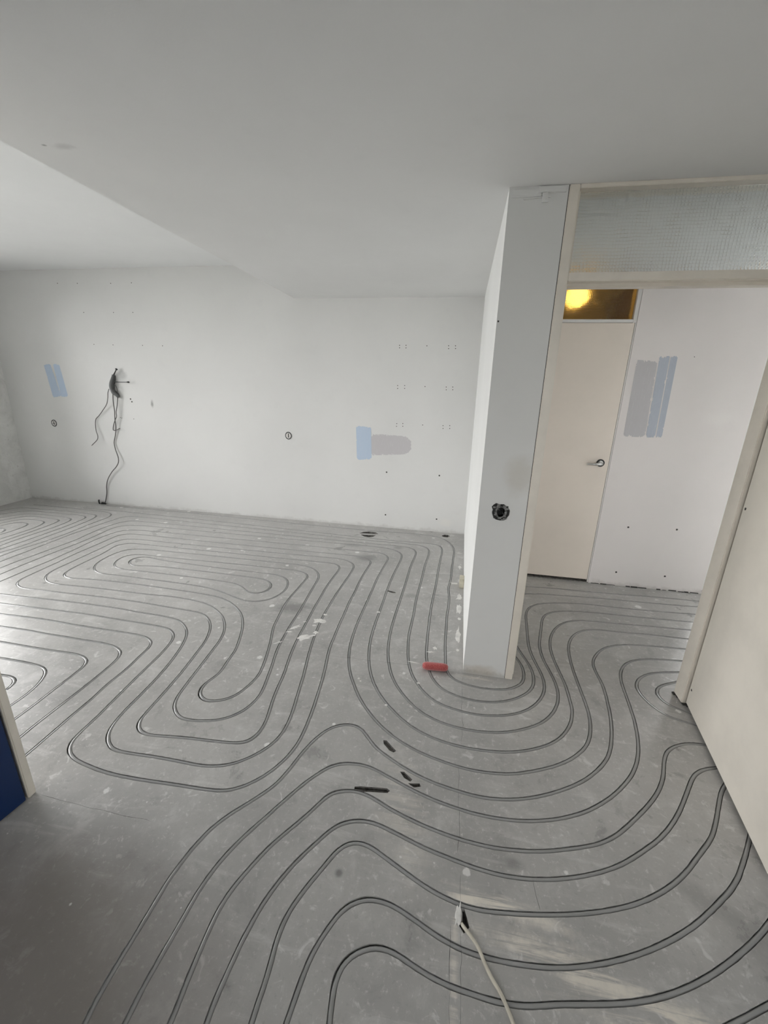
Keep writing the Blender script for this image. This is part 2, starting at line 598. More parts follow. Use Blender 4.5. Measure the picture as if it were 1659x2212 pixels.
# ------------------------------------------------------------------ floor with milled grooves
PIPE_RUNS = {
    'main': [(-4.079,2.271), (-3.38,2.293), (-3.212,2.295), (-2.942,2.307), (-2.556,2.312), (-2.326,2.307), (-2.188,2.296), (-1.98,2.287), (-1.836,2.264), (-1.766,2.22), (-1.704,2.16), (-1.666,2.098), (-1.638,2.022), (-1.614,1.926), (-1.594,1.815), (-1.582,1.707), (-1.576,1.58), (-1.572,1.443), (-1.559,1.37), (-1.538,1.32), (-1.501,1.281), (-1.449,1.253), (-1.373,1.249), (-1.247,1.255), (-1.132,1.257), (-1.017,1.257), (-0.94,1.269), (-0.873,1.299), (-0.814,1.348), (-0.769,1.406), (-0.743,1.465), (-0.734,1.54), (-0.741,1.632), (-0.757,1.729), (-0.772,1.82), (-0.786,1.909), (-0.814,2.043), (-0.837,2.165), (-0.855,2.285), (-0.868,2.405), (-0.879,2.55), (-0.881,2.718), (-0.881,2.866), (-0.875,3.046), (-0.867,3.226), (-0.867,3.352), (-0.878,3.431), (-0.937,3.501), (-1.014,3.537), (-1.204,3.541), (-1.671,3.531), (-2.663,3.52), (-3.269,3.514), (-3.342,3.489), (-3.373,3.434), (-3.376,3.342), (-3.372,3.225), (-3.371,3.08), (-3.369,2.943), (-3.368,2.821), (-3.368,2.71), (-3.348,2.645), (-3.311,2.596), (-3.266,2.559), (-3.211,2.534), (-3.151,2.523), (-3.038,2.524), (-2.829,2.534), (-2.461,2.537), (-2.314,2.537), (-2.061,2.547), (-1.846,2.524), (-1.763,2.501), (-1.684,2.46), (-1.586,2.389), (-1.502,2.286), (-1.454,2.189), (-1.433,2.103), (-1.424,2.02), (-1.412,1.911), (-1.402,1.812), (-1.393,1.721), (-1.383,1.648), (-1.378,1.606), (-1.358,1.556), (-1.332,1.522), (-1.281,1.486), (-1.225,1.477), (-1.143,1.488), (-1.069,1.513), (-1.005,1.567), (-0.973,1.628), (-0.959,1.695), (-0.961,1.754), (-0.97,1.804), (-0.983,1.867), (-0.997,1.941), (-1.016,2.016), (-1.038,2.121), (-1.049,2.231), (-1.062,2.391), (-1.067,2.541), (-1.077,2.687), (-1.092,2.874), (-1.101,3.01), (-1.105,3.087), (-1.113,3.14), (-1.153,3.215), (-1.217,3.278), (-1.296,3.315), (-1.407,3.324), (-1.716,3.323), (-2.014,3.322), (-2.326,3.324), (-2.631,3.317), (-2.831,3.317), (-2.97,3.306), (-3.055,3.291), (-3.118,3.252), (-3.15,3.164), (-3.155,3.071), (-3.144,2.977), (-3.131,2.923), (-3.1,2.866), (-3.054,2.818), (-2.991,2.781), (-2.925,2.764), (-2.793,2.768), (-2.567,2.764), (-2.305,2.76), (-2.001,2.748), (-1.87,2.73), (-1.772,2.701), (-1.681,2.667), (-1.592,2.633), (-1.5,2.612), (-1.419,2.632), (-1.353,2.681), (-1.316,2.752), (-1.299,2.831), (-1.308,2.91), (-1.329,2.978), (-1.369,3.034), (-1.448,3.079), (-1.602,3.089), (-1.911,3.092), (-2.31,3.106), (-2.651,3.128), (-2.784,3.156), (-2.857,3.144), (-2.899,3.101), (-2.898,3.047), (-2.857,2.995), (-2.798,2.963), (-2.738,2.97), (-2.6,2.996), (-2.303,3.003), (-1.945,2.998), (-1.617,2.989), (-1.552,2.984), (-1.494,2.96), (-1.45,2.915), (-1.433,2.865), (-1.438,2.807), (-1.462,2.766), (-1.518,2.737), (-1.588,2.756), (-1.649,2.81), (-1.7,2.844), (-1.758,2.859), (-1.867,2.868), (-2.118,2.879), (-2.395,2.881), (-2.665,2.882), (-2.837,2.88), (-2.901,2.894), (-2.951,2.926), (-2.99,2.973), (-3.017,3.057), (-3.015,3.133), (-2.982,3.169), (-2.918,3.187), (-2.842,3.192), (-2.725,3.193), (-2.403,3.194), (-1.974,3.203), (-1.525,3.204), (-1.31,3.202), (-1.228,3.155), (-1.199,3.111), (-1.206,3.064), (-1.208,2.921), (-1.214,2.788), (-1.212,2.656), (-1.197,2.536), (-1.18,2.425), (-1.165,2.333), (-1.111,2.17), (-1.076,2.045), (-1.05,1.935), (-1.038,1.855), (-1.05,1.776), (-1.076,1.696), (-1.119,1.645), (-1.168,1.622), (-1.214,1.615), (-1.252,1.63), (-1.284,1.663), (-1.293,1.701), (-1.292,1.739), (-1.272,1.79), (-1.263,1.836), (-1.271,1.894), (-1.279,1.965), (-1.283,2.032), (-1.307,2.116), (-1.34,2.214), (-1.38,2.307), (-1.449,2.42), (-1.524,2.496), (-1.614,2.563), (-1.694,2.602), (-1.77,2.625), (-1.868,2.636), (-1.991,2.646), (-2.225,2.655), (-2.57,2.664), (-2.801,2.66), (-2.944,2.653), (-3.07,2.636), (-3.135,2.634), (-3.186,2.652), (-3.226,2.684), (-3.237,2.722), (-3.251,2.8), (-3.252,2.914), (-3.256,3.008), (-3.254,3.118), (-3.274,3.241), (-3.287,3.326), (-3.263,3.377), (-3.206,3.409), (-3.126,3.417), (-2.847,3.417), (-2.098,3.42), (-1.438,3.423), (-1.167,3.429), (-1.072,3.426), (-1.014,3.398), (-0.986,3.353), (-0.986,3.274), (-0.993,3.096), (-0.994,2.943), (-0.985,2.788), (-0.979,2.633), (-0.969,2.485), (-0.962,2.361), (-0.953,2.236), (-0.94,2.118), (-0.921,2.003), (-0.899,1.885), (-0.891,1.806), (-0.876,1.7), (-0.852,1.583), (-0.844,1.527), (-0.851,1.462), (-0.879,1.415), (-0.928,1.398), (-1.042,1.386), (-1.157,1.378), (-1.271,1.365), (-1.349,1.357), (-1.396,1.364), (-1.435,1.391), (-1.454,1.431), (-1.461,1.508), (-1.464,1.581), (-1.469,1.662), (-1.477,1.767), (-1.49,1.878), (-1.505,1.983), (-1.519,2.079), (-1.549,2.173), (-1.593,2.259), (-1.644,2.319), (-1.696,2.361), (-1.764,2.387), (-1.896,2.396), (-2.055,2.406), (-2.218,2.417), (-2.364,2.422), (-2.64,2.424), (-2.953,2.415), (-3.181,2.412), (-3.303,2.407), (-3.363,2.42), (-3.428,2.454), (-3.463,2.5), (-3.471,2.545), (-3.47,2.635), (-3.477,2.717), (-3.475,2.825), (-3.492,3.044), (-3.486,3.246), (-3.486,3.386), (-3.483,3.48), (-3.488,3.563), (-3.446,3.619), (-3.349,3.641), (-2.481,3.637), (-1.475,3.639), (-1.002,3.642), (-0.845,3.64), (-0.782,3.605), (-0.74,3.538), (-0.741,3.443), (-0.751,3.245), (-0.751,3.092), (-0.745,2.929), (-0.747,2.777), (-0.738,2.588), (-0.734,2.447), (-0.726,2.319), (-0.72,2.206), (-0.706,2.108), (-0.683,1.984), (-0.666,1.866), (-0.654,1.76), (-0.646,1.682), (-0.64,1.582), (-0.641,1.459), (-0.662,1.37), (-0.702,1.29), (-0.753,1.228), (-0.81,1.186), (-0.857,1.168), (-0.927,1.16), (-1.058,1.154), (-1.163,1.148), (-1.27,1.143), (-1.38,1.144), (-1.492,1.158), (-1.579,1.176), (-1.635,1.206), (-1.664,1.243), (-1.673,1.291), (-1.675,1.399), (-1.683,1.507), (-1.692,1.637), (-1.7,1.762), (-1.705,1.888), (-1.718,1.989), (-1.735,2.062), (-1.775,2.117), (-1.837,2.158), (-1.934,2.171), (-2.122,2.178), (-2.306,2.185), (-2.531,2.193), (-2.813,2.189), (-3.122,2.182), (-3.24,2.182), (-3.94,2.182)],
    'K': [(-4.437,4.451), (-3.307,4.446), (-2.061,4.402), (-1.26,4.381), (-0.836,4.378), (-0.401,4.396), (-0.174,4.364), (-0.078,4.287), (-0.01,4.161), (0.018,4.013), (0.015,3.787), (0.009,3.542), (0.006,3.332), (-0.008,3.182), (0.003,3.048), (0.006,2.9), (-0.001,2.776), (-0,2.583), (0.002,2.386), (0.008,2.279), (0.018,2.15), (0.032,2.098), (0.068,2.059), (0.125,2.034), (0.208,2.019), (0.299,2.024), (0.361,2.039), (0.417,2.074), (0.458,2.127), (0.472,2.189), (0.469,2.27), (0.442,2.346), (0.406,2.445), (0.379,2.588), (0.376,2.796), (0.384,3.038), (0.418,3.216), (0.494,3.316), (0.634,3.357), (0.771,3.373), (0.908,3.379), (1.073,3.381), (1.368,3.393), (1.601,3.407), (1.82,3.415), (1.976,3.412), (2.775,3.401)],
    'J': [(-4.627,4.294), (-4.015,4.286), (-3.821,4.279), (-2.865,4.245), (-1.687,4.184), (-0.625,4.129), (-0.256,4.139), (-0.137,4.115), (-0.103,4.008), (-0.104,3.781), (-0.111,3.528), (-0.112,3.272), (-0.118,3.045), (-0.123,2.871), (-0.122,2.609), (-0.118,2.455), (-0.114,2.34), (-0.109,2.253), (-0.096,2.169), (-0.075,2.091), (-0.041,2.017), (0.005,1.966), (0.071,1.932), (0.161,1.913), (0.258,1.917), (0.355,1.947), (0.425,1.992), (0.482,2.048), (0.513,2.11), (0.525,2.184), (0.518,2.272), (0.49,2.366), (0.458,2.472), (0.433,2.6), (0.427,2.745), (0.439,2.943), (0.473,3.088), (0.536,3.179), (0.632,3.229), (0.752,3.253), (0.884,3.26), (1.08,3.278), (1.273,3.288), (1.559,3.294), (1.772,3.302), (1.912,3.313), (2.71,3.373)],
    'I': [(-3.973,1.959), (-3.967,2.759), (-3.971,2.873), (-3.965,2.985), (-3.97,3.157), (-3.966,3.333), (-3.97,3.482), (-3.953,3.62), (-3.936,3.824), (-3.912,4.015), (-3.879,4.131), (-3.719,4.156), (-2.794,4.134), (-1.655,4.101), (-0.866,4.076), (-0.468,4.073), (-0.311,4.059), (-0.244,3.999), (-0.224,3.868), (-0.238,3.617), (-0.24,3.324), (-0.246,3.045), (-0.248,2.878), (-0.242,2.714), (-0.243,2.576), (-0.242,2.427), (-0.23,2.29), (-0.21,2.164), (-0.18,2.061), (-0.131,1.97), (-0.073,1.898), (-0.012,1.854), (0.074,1.826), (0.176,1.813), (0.26,1.82), (0.337,1.839), (0.417,1.877), (0.482,1.929), (0.537,2.004), (0.568,2.08), (0.578,2.159), (0.568,2.253), (0.546,2.369), (0.538,2.485), (0.543,2.57), (0.553,2.673), (0.564,2.801), (0.575,2.9), (0.605,2.989), (0.678,3.066), (0.793,3.114), (1.019,3.155), (1.243,3.156), (1.501,3.161), (1.657,3.17), (1.838,3.181), (2.637,3.229)],
    'H': [(-3.888,1.858), (-3.837,2.656), (-3.837,2.8), (-3.819,2.94), (-3.809,3.098), (-3.798,3.222), (-3.787,3.353), (-3.806,3.524), (-3.811,3.692), (-3.797,3.839), (-3.77,3.942), (-3.713,4.004), (-3.604,4.017), (-2.719,4.014), (-1.616,4), (-0.848,3.992), (-0.468,3.988), (-0.402,3.966), (-0.355,3.884), (-0.354,3.754), (-0.366,3.523), (-0.366,3.228), (-0.368,2.987), (-0.371,2.786), (-0.373,2.583), (-0.368,2.399), (-0.35,2.234), (-0.325,2.123), (-0.294,2.027), (-0.244,1.932), (-0.172,1.841), (-0.09,1.768), (-0.004,1.727), (0.084,1.707), (0.196,1.703), (0.314,1.722), (0.424,1.768), (0.522,1.835), (0.59,1.923), (0.631,2.024), (0.642,2.13), (0.628,2.244), (0.609,2.355), (0.605,2.449), (0.612,2.532), (0.631,2.622), (0.662,2.756), (0.681,2.847), (0.723,2.927), (0.804,2.986), (0.957,3.024), (1.08,3.035), (1.256,3.038), (1.465,3.043), (1.549,3.046), (1.762,3.056), (2.561,3.093)],
    'G': [(-3.719,1.759), (-3.715,2.559), (-3.718,2.738), (-3.713,2.887), (-3.709,3.007), (-3.694,3.214), (-3.689,3.354), (-3.698,3.572), (-3.71,3.696), (-3.696,3.798), (-3.618,3.867), (-3.502,3.893), (-2.647,3.901), (-1.581,3.91), (-0.832,3.917), (-0.628,3.903), (-0.538,3.857), (-0.483,3.781), (-0.476,3.685), (-0.485,3.484), (-0.495,3.259), (-0.498,3.028), (-0.494,2.821), (-0.493,2.65), (-0.492,2.508), (-0.483,2.328), (-0.466,2.203), (-0.436,2.077), (-0.395,1.966), (-0.355,1.892), (-0.292,1.806), (-0.221,1.735), (-0.147,1.675), (-0.085,1.641), (0.003,1.611), (0.113,1.594), (0.221,1.594), (0.328,1.608), (0.431,1.643), (0.546,1.709), (0.62,1.789), (0.668,1.881), (0.688,1.963), (0.691,2.026), (0.694,2.141), (0.68,2.286), (0.672,2.416), (0.675,2.505), (0.694,2.604), (0.727,2.694), (0.769,2.768), (0.827,2.833), (0.926,2.889), (1.044,2.904), (1.215,2.911), (1.42,2.924), (1.502,2.927), (1.694,2.935), (2.494,2.967)],
    'F': [(-3.592,1.656), (-3.585,2.456), (-3.584,2.59), (-3.583,2.735), (-3.573,2.883), (-3.583,3.018), (-3.584,3.153), (-3.603,3.317), (-3.605,3.473), (-3.591,3.599), (-3.568,3.677), (-3.529,3.728), (-3.389,3.757), (-2.563,3.768), (-1.529,3.776), (-0.894,3.77), (-0.669,3.765), (-0.61,3.703), (-0.597,3.627), (-0.604,3.497), (-0.617,3.216), (-0.616,2.999), (-0.615,2.808), (-0.616,2.644), (-0.615,2.486), (-0.606,2.319), (-0.593,2.204), (-0.566,2.089), (-0.534,1.995), (-0.488,1.903), (-0.436,1.813), (-0.387,1.747), (-0.335,1.69), (-0.283,1.641), (-0.204,1.584), (-0.13,1.545), (-0.045,1.514), (0.062,1.489), (0.166,1.477), (0.266,1.483), (0.332,1.494), (0.445,1.535), (0.557,1.592), (0.645,1.661), (0.708,1.738), (0.749,1.843), (0.766,1.94), (0.769,2.032), (0.768,2.157), (0.769,2.305), (0.778,2.43), (0.792,2.521), (0.807,2.576), (0.837,2.646), (0.885,2.713), (0.953,2.768), (1.043,2.794), (1.125,2.795), (1.234,2.799), (1.376,2.809), (1.506,2.807), (1.616,2.809), (2.416,2.827)],
    'M1': [(-0.807,0), (-0.854,0.498), (-0.859,0.524), (-0.863,0.592), (-0.861,0.68), (-0.86,0.762), (-0.859,0.842), (-0.845,0.927), (-0.821,1.008), (-0.777,1.082), (-0.722,1.147), (-0.654,1.24), (-0.623,1.33), (-0.601,1.415), (-0.574,1.487), (-0.535,1.554), (-0.487,1.597), (-0.432,1.614), (-0.383,1.607), (-0.339,1.57), (-0.295,1.521), (-0.248,1.487), (-0.194,1.458), (-0.114,1.419), (-0.009,1.384), (0.092,1.366), (0.186,1.356), (0.306,1.368), (0.425,1.405), (0.536,1.459), (0.633,1.521), (0.716,1.596), (0.78,1.676), (0.825,1.773), (0.865,1.91), (0.889,2.044), (0.905,2.187), (0.9,2.295), (0.901,2.369), (0.918,2.428), (0.96,2.499), (1.016,2.565), (1.096,2.616), (1.183,2.646), (1.322,2.664), (1.548,2.678), (2.246,2.722)],
    'M2': [(-0.745,0.019), (-0.751,0.519), (-0.755,0.57), (-0.752,0.642), (-0.747,0.72), (-0.744,0.78), (-0.74,0.841), (-0.72,0.925), (-0.685,1.01), (-0.624,1.119), (-0.558,1.236), (-0.516,1.299), (-0.47,1.354), (-0.425,1.386), (-0.365,1.402), (-0.295,1.403), (-0.233,1.385), (-0.157,1.356), (-0.078,1.329), (-0.003,1.307), (0.093,1.289), (0.195,1.279), (0.311,1.283), (0.409,1.3), (0.51,1.332), (0.614,1.382), (0.716,1.455), (0.809,1.543), (0.88,1.634), (0.927,1.726), (0.962,1.833), (0.987,1.949), (1.003,2.073), (1.015,2.197), (1.031,2.29), (1.066,2.374), (1.131,2.451), (1.228,2.5), (1.364,2.525), (1.456,2.534), (2.053,2.59)],
    'M3': [(-0.594,0.043), (-0.636,0.541), (-0.639,0.588), (-0.645,0.644), (-0.647,0.707), (-0.649,0.77), (-0.64,0.842), (-0.611,0.919), (-0.568,1.011), (-0.511,1.095), (-0.462,1.171), (-0.419,1.242), (-0.371,1.267), (-0.334,1.276), (-0.286,1.275), (-0.236,1.261), (-0.18,1.238), (-0.084,1.207), (0.034,1.181), (0.144,1.167), (0.251,1.165), (0.395,1.184), (0.525,1.221), (0.618,1.255), (0.686,1.294), (0.746,1.342), (0.828,1.418), (0.89,1.48), (0.953,1.557), (0.992,1.621), (1.024,1.694), (1.055,1.751), (1.095,1.792), (1.155,1.827), (1.209,1.844), (1.25,1.846), (1.35,1.85)],
    'M4': [(-0.531,0.06), (-0.541,0.56), (-0.545,0.59), (-0.542,0.651), (-0.537,0.724), (-0.524,0.806), (-0.505,0.875), (-0.466,0.962), (-0.414,1.045), (-0.361,1.118), (-0.326,1.143), (-0.285,1.159), (-0.223,1.165), (-0.125,1.143), (-0.021,1.114), (0.087,1.094), (0.199,1.079), (0.308,1.079), (0.426,1.098), (0.549,1.135), (0.675,1.193), (0.786,1.268), (0.852,1.318), (0.919,1.381), (0.98,1.451), (1.039,1.53), (1.092,1.605), (1.123,1.646), (1.158,1.676), (1.195,1.698), (1.235,1.711), (1.33,1.742)],
    'M5': [(-0.419,0.082), (-0.426,0.582), (-0.428,0.597), (-0.426,0.652), (-0.429,0.711), (-0.434,0.768), (-0.429,0.82), (-0.401,0.896), (-0.357,0.981), (-0.327,1.039), (-0.304,1.064), (-0.276,1.08), (-0.225,1.081), (-0.149,1.051), (-0.058,1.012), (0.018,0.983), (0.091,0.965), (0.16,0.958), (0.279,0.97), (0.415,0.993), (0.537,1.023), (0.669,1.069), (0.787,1.131), (0.892,1.208), (1,1.311), (1.054,1.364), (1.106,1.435), (1.161,1.522), (1.207,1.592), (1.253,1.643), (1.32,1.717)],
    'M6': [(-0.379,0.102), (-0.336,0.6), (-0.333,0.632), (-0.328,0.688), (-0.318,0.747), (-0.295,0.805), (-0.269,0.856), (-0.236,0.892), (-0.179,0.917), (-0.107,0.916), (-0.034,0.894), (0.044,0.865), (0.11,0.848), (0.189,0.842), (0.282,0.845), (0.398,0.859), (0.5,0.885), (0.608,0.923), (0.725,0.977), (0.848,1.049), (0.958,1.131), (1.055,1.213), (1.134,1.306), (1.18,1.366), (1.241,1.445)],
    'M7': [(-0.172,0.125), (-0.223,0.622), (-0.231,0.67), (-0.232,0.714), (-0.216,0.752), (-0.175,0.786), (-0.121,0.803), (-0.071,0.798), (-0.005,0.777), (0.074,0.76), (0.156,0.754), (0.229,0.752), (0.294,0.758), (0.382,0.779), (0.477,0.798), (0.573,0.819), (0.674,0.851), (0.777,0.896), (0.874,0.95), (0.971,1.013), (1.046,1.067), (1.128,1.133), (1.245,1.226)],
    'M8': [(0.809,0.814), (0.845,0.832), (0.908,0.863), (0.973,0.896), (1.24,1.032)],
    'N1': [(1.967,2.576), (1.391,2.409), (1.285,2.385), (1.209,2.356), (1.15,2.312), (1.107,2.258), (1.091,2.212), (1.089,2.163), (1.104,2.107), (1.127,2.06), (1.159,2.018), (1.208,1.994), (1.267,1.978), (1.383,1.948)],
    'N2': [(1.759,2.545), (1.322,2.301), (1.267,2.277), (1.22,2.243), (1.19,2.206), (1.182,2.171), (1.187,2.132), (1.21,2.102), (1.244,2.079), (1.282,2.063), (1.393,2.018)],
    'Q1': [(-3.793,2.052), (-3.093,2.065), (-2.857,2.072), (-2.685,2.072), (-2.509,2.064), (-2.307,2.059), (-2.114,2.057), (-1.997,2.054), (-1.919,2.042), (-1.863,2.018), (-1.829,1.98), (-1.818,1.929), (-1.814,1.846), (-1.804,1.756), (-1.81,1.593), (-1.801,1.512), (-1.803,1.403), (-1.8,1.265), (-1.799,1.147), (-1.798,1.047)],
    'Q2': [(-3.535,1.945), (-2.936,1.94), (-2.739,1.942), (-2.581,1.936), (-2.405,1.933), (-2.275,1.929), (-2.113,1.927), (-2.027,1.911), (-1.966,1.881), (-1.934,1.842), (-1.92,1.786), (-1.916,1.707), (-1.914,1.619), (-1.915,1.488), (-1.919,1.373), (-1.921,1.287), (-1.919,1.223), (-1.916,1.123)],
    'Q3': [(-3.263,1.81), (-2.763,1.802), (-2.601,1.799), (-2.413,1.797), (-2.265,1.799), (-2.173,1.796), (-2.11,1.776), (-2.072,1.745), (-2.058,1.701), (-2.054,1.597), (-2.053,1.495), (-2.049,1.399), (-2.051,1.307), (-2.052,1.207)],
    'Q4': [(-3,1.682), (-2.6,1.673), (-2.462,1.672), (-2.348,1.667), (-2.279,1.656), (-2.23,1.63), (-2.2,1.594), (-2.176,1.543), (-2.158,1.47), (-2.16,1.375), (-2.163,1.275)],
    'Q5': [(-2.646,1.556), (-2.446,1.551), (-2.396,1.556), (-2.35,1.548), (-2.312,1.527), (-2.296,1.496), (-2.296,1.463)],
    'H1': [(-4.133,2.357), (-4.087,2.855), (-4.087,3.008), (-4.061,3.129), (-4.044,3.223), (-4.036,3.352), (-4.032,3.492), (-4.039,3.653), (-4.046,3.825), (-4.042,3.997), (-4.055,4.098), (-4.098,4.164), (-4.197,4.214), (-4.316,4.229), (-4.568,4.241), (-4.947,4.25), (-5.323,4.249)],
    'H2': [(-4.233,2.427), (-4.174,2.924), (-4.146,3.058), (-4.138,3.218), (-4.145,3.404), (-4.14,3.545), (-4.145,3.705), (-4.154,3.879), (-4.186,4.017), (-4.211,4.073), (-4.291,4.103), (-4.392,4.11), (-4.695,4.127), (-5.053,4.121), (-5.269,4.126), (-5.385,4.087), (-5.455,3.942)],
    'H3': [(-4.281,2.489), (-4.254,2.988), (-4.246,3.099), (-4.241,3.22), (-4.237,3.394), (-4.234,3.583), (-4.241,3.745), (-4.261,3.907), (-4.274,3.984), (-4.343,4.025), (-4.484,4.038), (-4.716,4.034), (-4.954,4.033), (-5.075,4.033), (-5.143,4.018), (-5.228,3.957), (-5.315,3.831), (-5.486,3.585)],
    'H4': [(-4.326,2.654), (-4.338,3.054), (-4.348,3.142), (-4.345,3.309), (-4.335,3.481), (-4.329,3.672), (-4.348,3.816), (-4.368,3.879), (-4.447,3.922), (-4.618,3.943), (-4.832,3.946), (-4.971,3.943), (-5.062,3.919), (-5.122,3.849), (-5.192,3.733), (-5.346,3.476)],
    'H5': [(-4.441,2.832), (-4.435,3.132), (-4.431,3.294), (-4.429,3.471), (-4.433,3.628), (-4.45,3.765), (-4.467,3.822), (-4.527,3.847), (-4.689,3.859), (-4.83,3.87), (-4.934,3.859), (-5,3.816), (-5.051,3.732), (-5.088,3.651), (-5.172,3.469)],
    'H6': [(-4.534,3.001), (-4.521,3.2), (-4.517,3.28), (-4.509,3.403), (-4.507,3.538), (-4.537,3.662), (-4.567,3.729), (-4.636,3.76), (-4.736,3.768), (-4.851,3.769), (-4.922,3.741), (-4.964,3.662), (-4.997,3.578), (-5.033,3.485)],
    'H7': [(-4.653,3.148), (-4.645,3.298), (-4.638,3.378), (-4.635,3.464), (-4.649,3.567), (-4.67,3.628), (-4.729,3.654), (-4.802,3.659), (-4.862,3.643), (-4.892,3.585), (-4.911,3.51)],
    'H8': [(-4.694,3.337), (-4.699,3.388), (-4.726,3.43), (-4.78,3.449), (-4.831,3.447)],
}


def smooth_path(pts, n):
    for _ in range(n):
        pts = [pts[0]] + [(pts[i - 1] + pts[i] * 2 + pts[i + 1]) / 4 for i in range(1, len(pts) - 1)] + [pts[-1]]
    return pts


def spacing(p):
    d = math.hypot(p.x, p.y)
    return 0.014 if d < 2.2 else (0.022 if d < 3.2 else 0.034)


PATHS = {}
for key, ctl in PIPE_RUNS.items():
    PATHS[key] = smooth_path(catmull(ctl, spacing), 3)


def groove_sides(path, seed):
    """left and right edge of the milled slot, chipped and a little wider on the outside of bends"""
    L, R = [], []
    n = len(path)
    curv = []
    for i in range(n):
        a, b, c = path[max(i - 2, 0)], path[i], path[min(i + 2, n - 1)]
        u, w = b - a, c - b
        l = (u.length + w.length) / 2
        if l < 1e-6 or u.length < 1e-6 or w.length < 1e-6:
            curv.append(0)
            continue
        cr = (u.x * w.y - u.y * w.x) / (u.length * w.length)
        curv.append(math.asin(max(-1, min(1, cr))) / l)
    for _ in range(4):
        curv = [(curv[max(i - 1, 0)] + curv[i] * 2 + curv[min(i + 1, n - 1)]) / 4 for i in range(n)]
    for i, p in enumerate(path):
        d = path[min(i + 1, n - 1)] - path[max(i - 1, 0)]
        d.normalize()
        s = Vector((-d.y, d.x, 0))
        k = curv[i]
        ex = max(0, min(1, (abs(k) - 3.5) / 9)) * 0.0075 * max(0, min(1, 0.75 + noise.noise(Vector((p.x * 3, p.y * 3, seed)))))
        nl = noise.noise(Vector((p.x * 38, p.y * 38, seed))) * 0.0012
        nr = noise.noise(Vector((p.x * 38, p.y * 38, seed + 9))) * 0.0012
        wl = 0.0087 + nl + (ex if k < 0 else 0)
        wr = 0.0087 + nr + (ex if k > 0 else 0)
        L.append(p + s * wl)
        R.append(p - s * wr)
    return L, R


RECESSES = [  # (outline, depth) chiselled pockets and holes in the screed
    ([(-1.035, 4.262), (-0.99, 4.318), (-0.93, 4.345), (-0.86, 4.335), (-0.82, 4.285)], 0.07),
    ([(-1.01, 4.225), (-0.84, 4.245), (-0.86, 4.195), (-0.905, 4.165), (-0.96, 4.178)], 0.07),
    ([(-0.13, 4.41), (-0.10, 4.45), (-0.06, 4.45), (-0.035, 4.41), (-0.065, 4.375), (-0.11, 4.38)], 0.05),
    ([(-0.252, 1.555), (-0.236, 1.556), (-0.183, 1.508), (-0.193, 1.497), (-0.214, 1.503), (-0.247, 1.535)], 0.014),
    ([(-0.150, 1.405), (-0.132, 1.408), (-0.092, 1.378), (-0.10, 1.366), (-0.128, 1.378)], 0.012),
    ([(-0.108, 1.357), (-0.06, 1.366), (-0.052, 1.353), (-0.082, 1.342)], 0.012),
    ([(-0.327, 1.296), (-0.30, 1.303), (-0.192, 1.316), (-0.178, 1.308), (-0.186, 1.296), (-0.29, 1.281), (-0.325, 1.281)], 0.016),
    ([(0.112, 0.905), (0.118, 0.94), (0.113, 0.962), (0.126, 0.960), (0.137, 0.93), (0.145, 0.905), (0.128, 0.886)], 0.03),
    ([(-0.505, 3.03), (-0.43, 3.012), (-0.42, 2.995), (-0.445, 2.988), (-0.50, 3.012)], 0.008),
]
CRACKS = [
    [(-0.69, 2.117), (-0.50, 2.121), (-0.30, 2.128), (-0.12, 2.138), (0.0, 2.150)],
    [(0.118, 2.100), (0.112, 2.02), (0.116, 1.93), (0.112, 1.83), (0.118, 1.72), (0.114, 1.62)],
    [(0.10, 1.50), (0.105, 1.42), (0.103, 1.34), (0.11, 1.22), (0.104, 1.12)],
    [(0.36, 1.10), (0.365, 1.04), (0.372, 0.995)],
    [(0.118, 0.965), (0.112, 1.00), (0.116, 1.05)],
    [(0.086, 0.90), (0.088, 0.80), (0.090, 0.70), (0.092, 0.55), (0.094, 0.35)],
    [(0.120, 0.885), (0.118, 0.80), (0.121, 0.70), (0.119, 0.55), (0.121, 0.35)],
    [(-1.56, 1.005), (-1.40, 1.000), (-1.2, 0.998), (-1.05, 1.0)],
]


def ccw(pts):
    a = sum(p[0] * q[1] - q[0] * p[1] for p, q in zip(pts, pts[1:] + pts[:1]))
    return pts if a > 0 else list(reversed(pts))


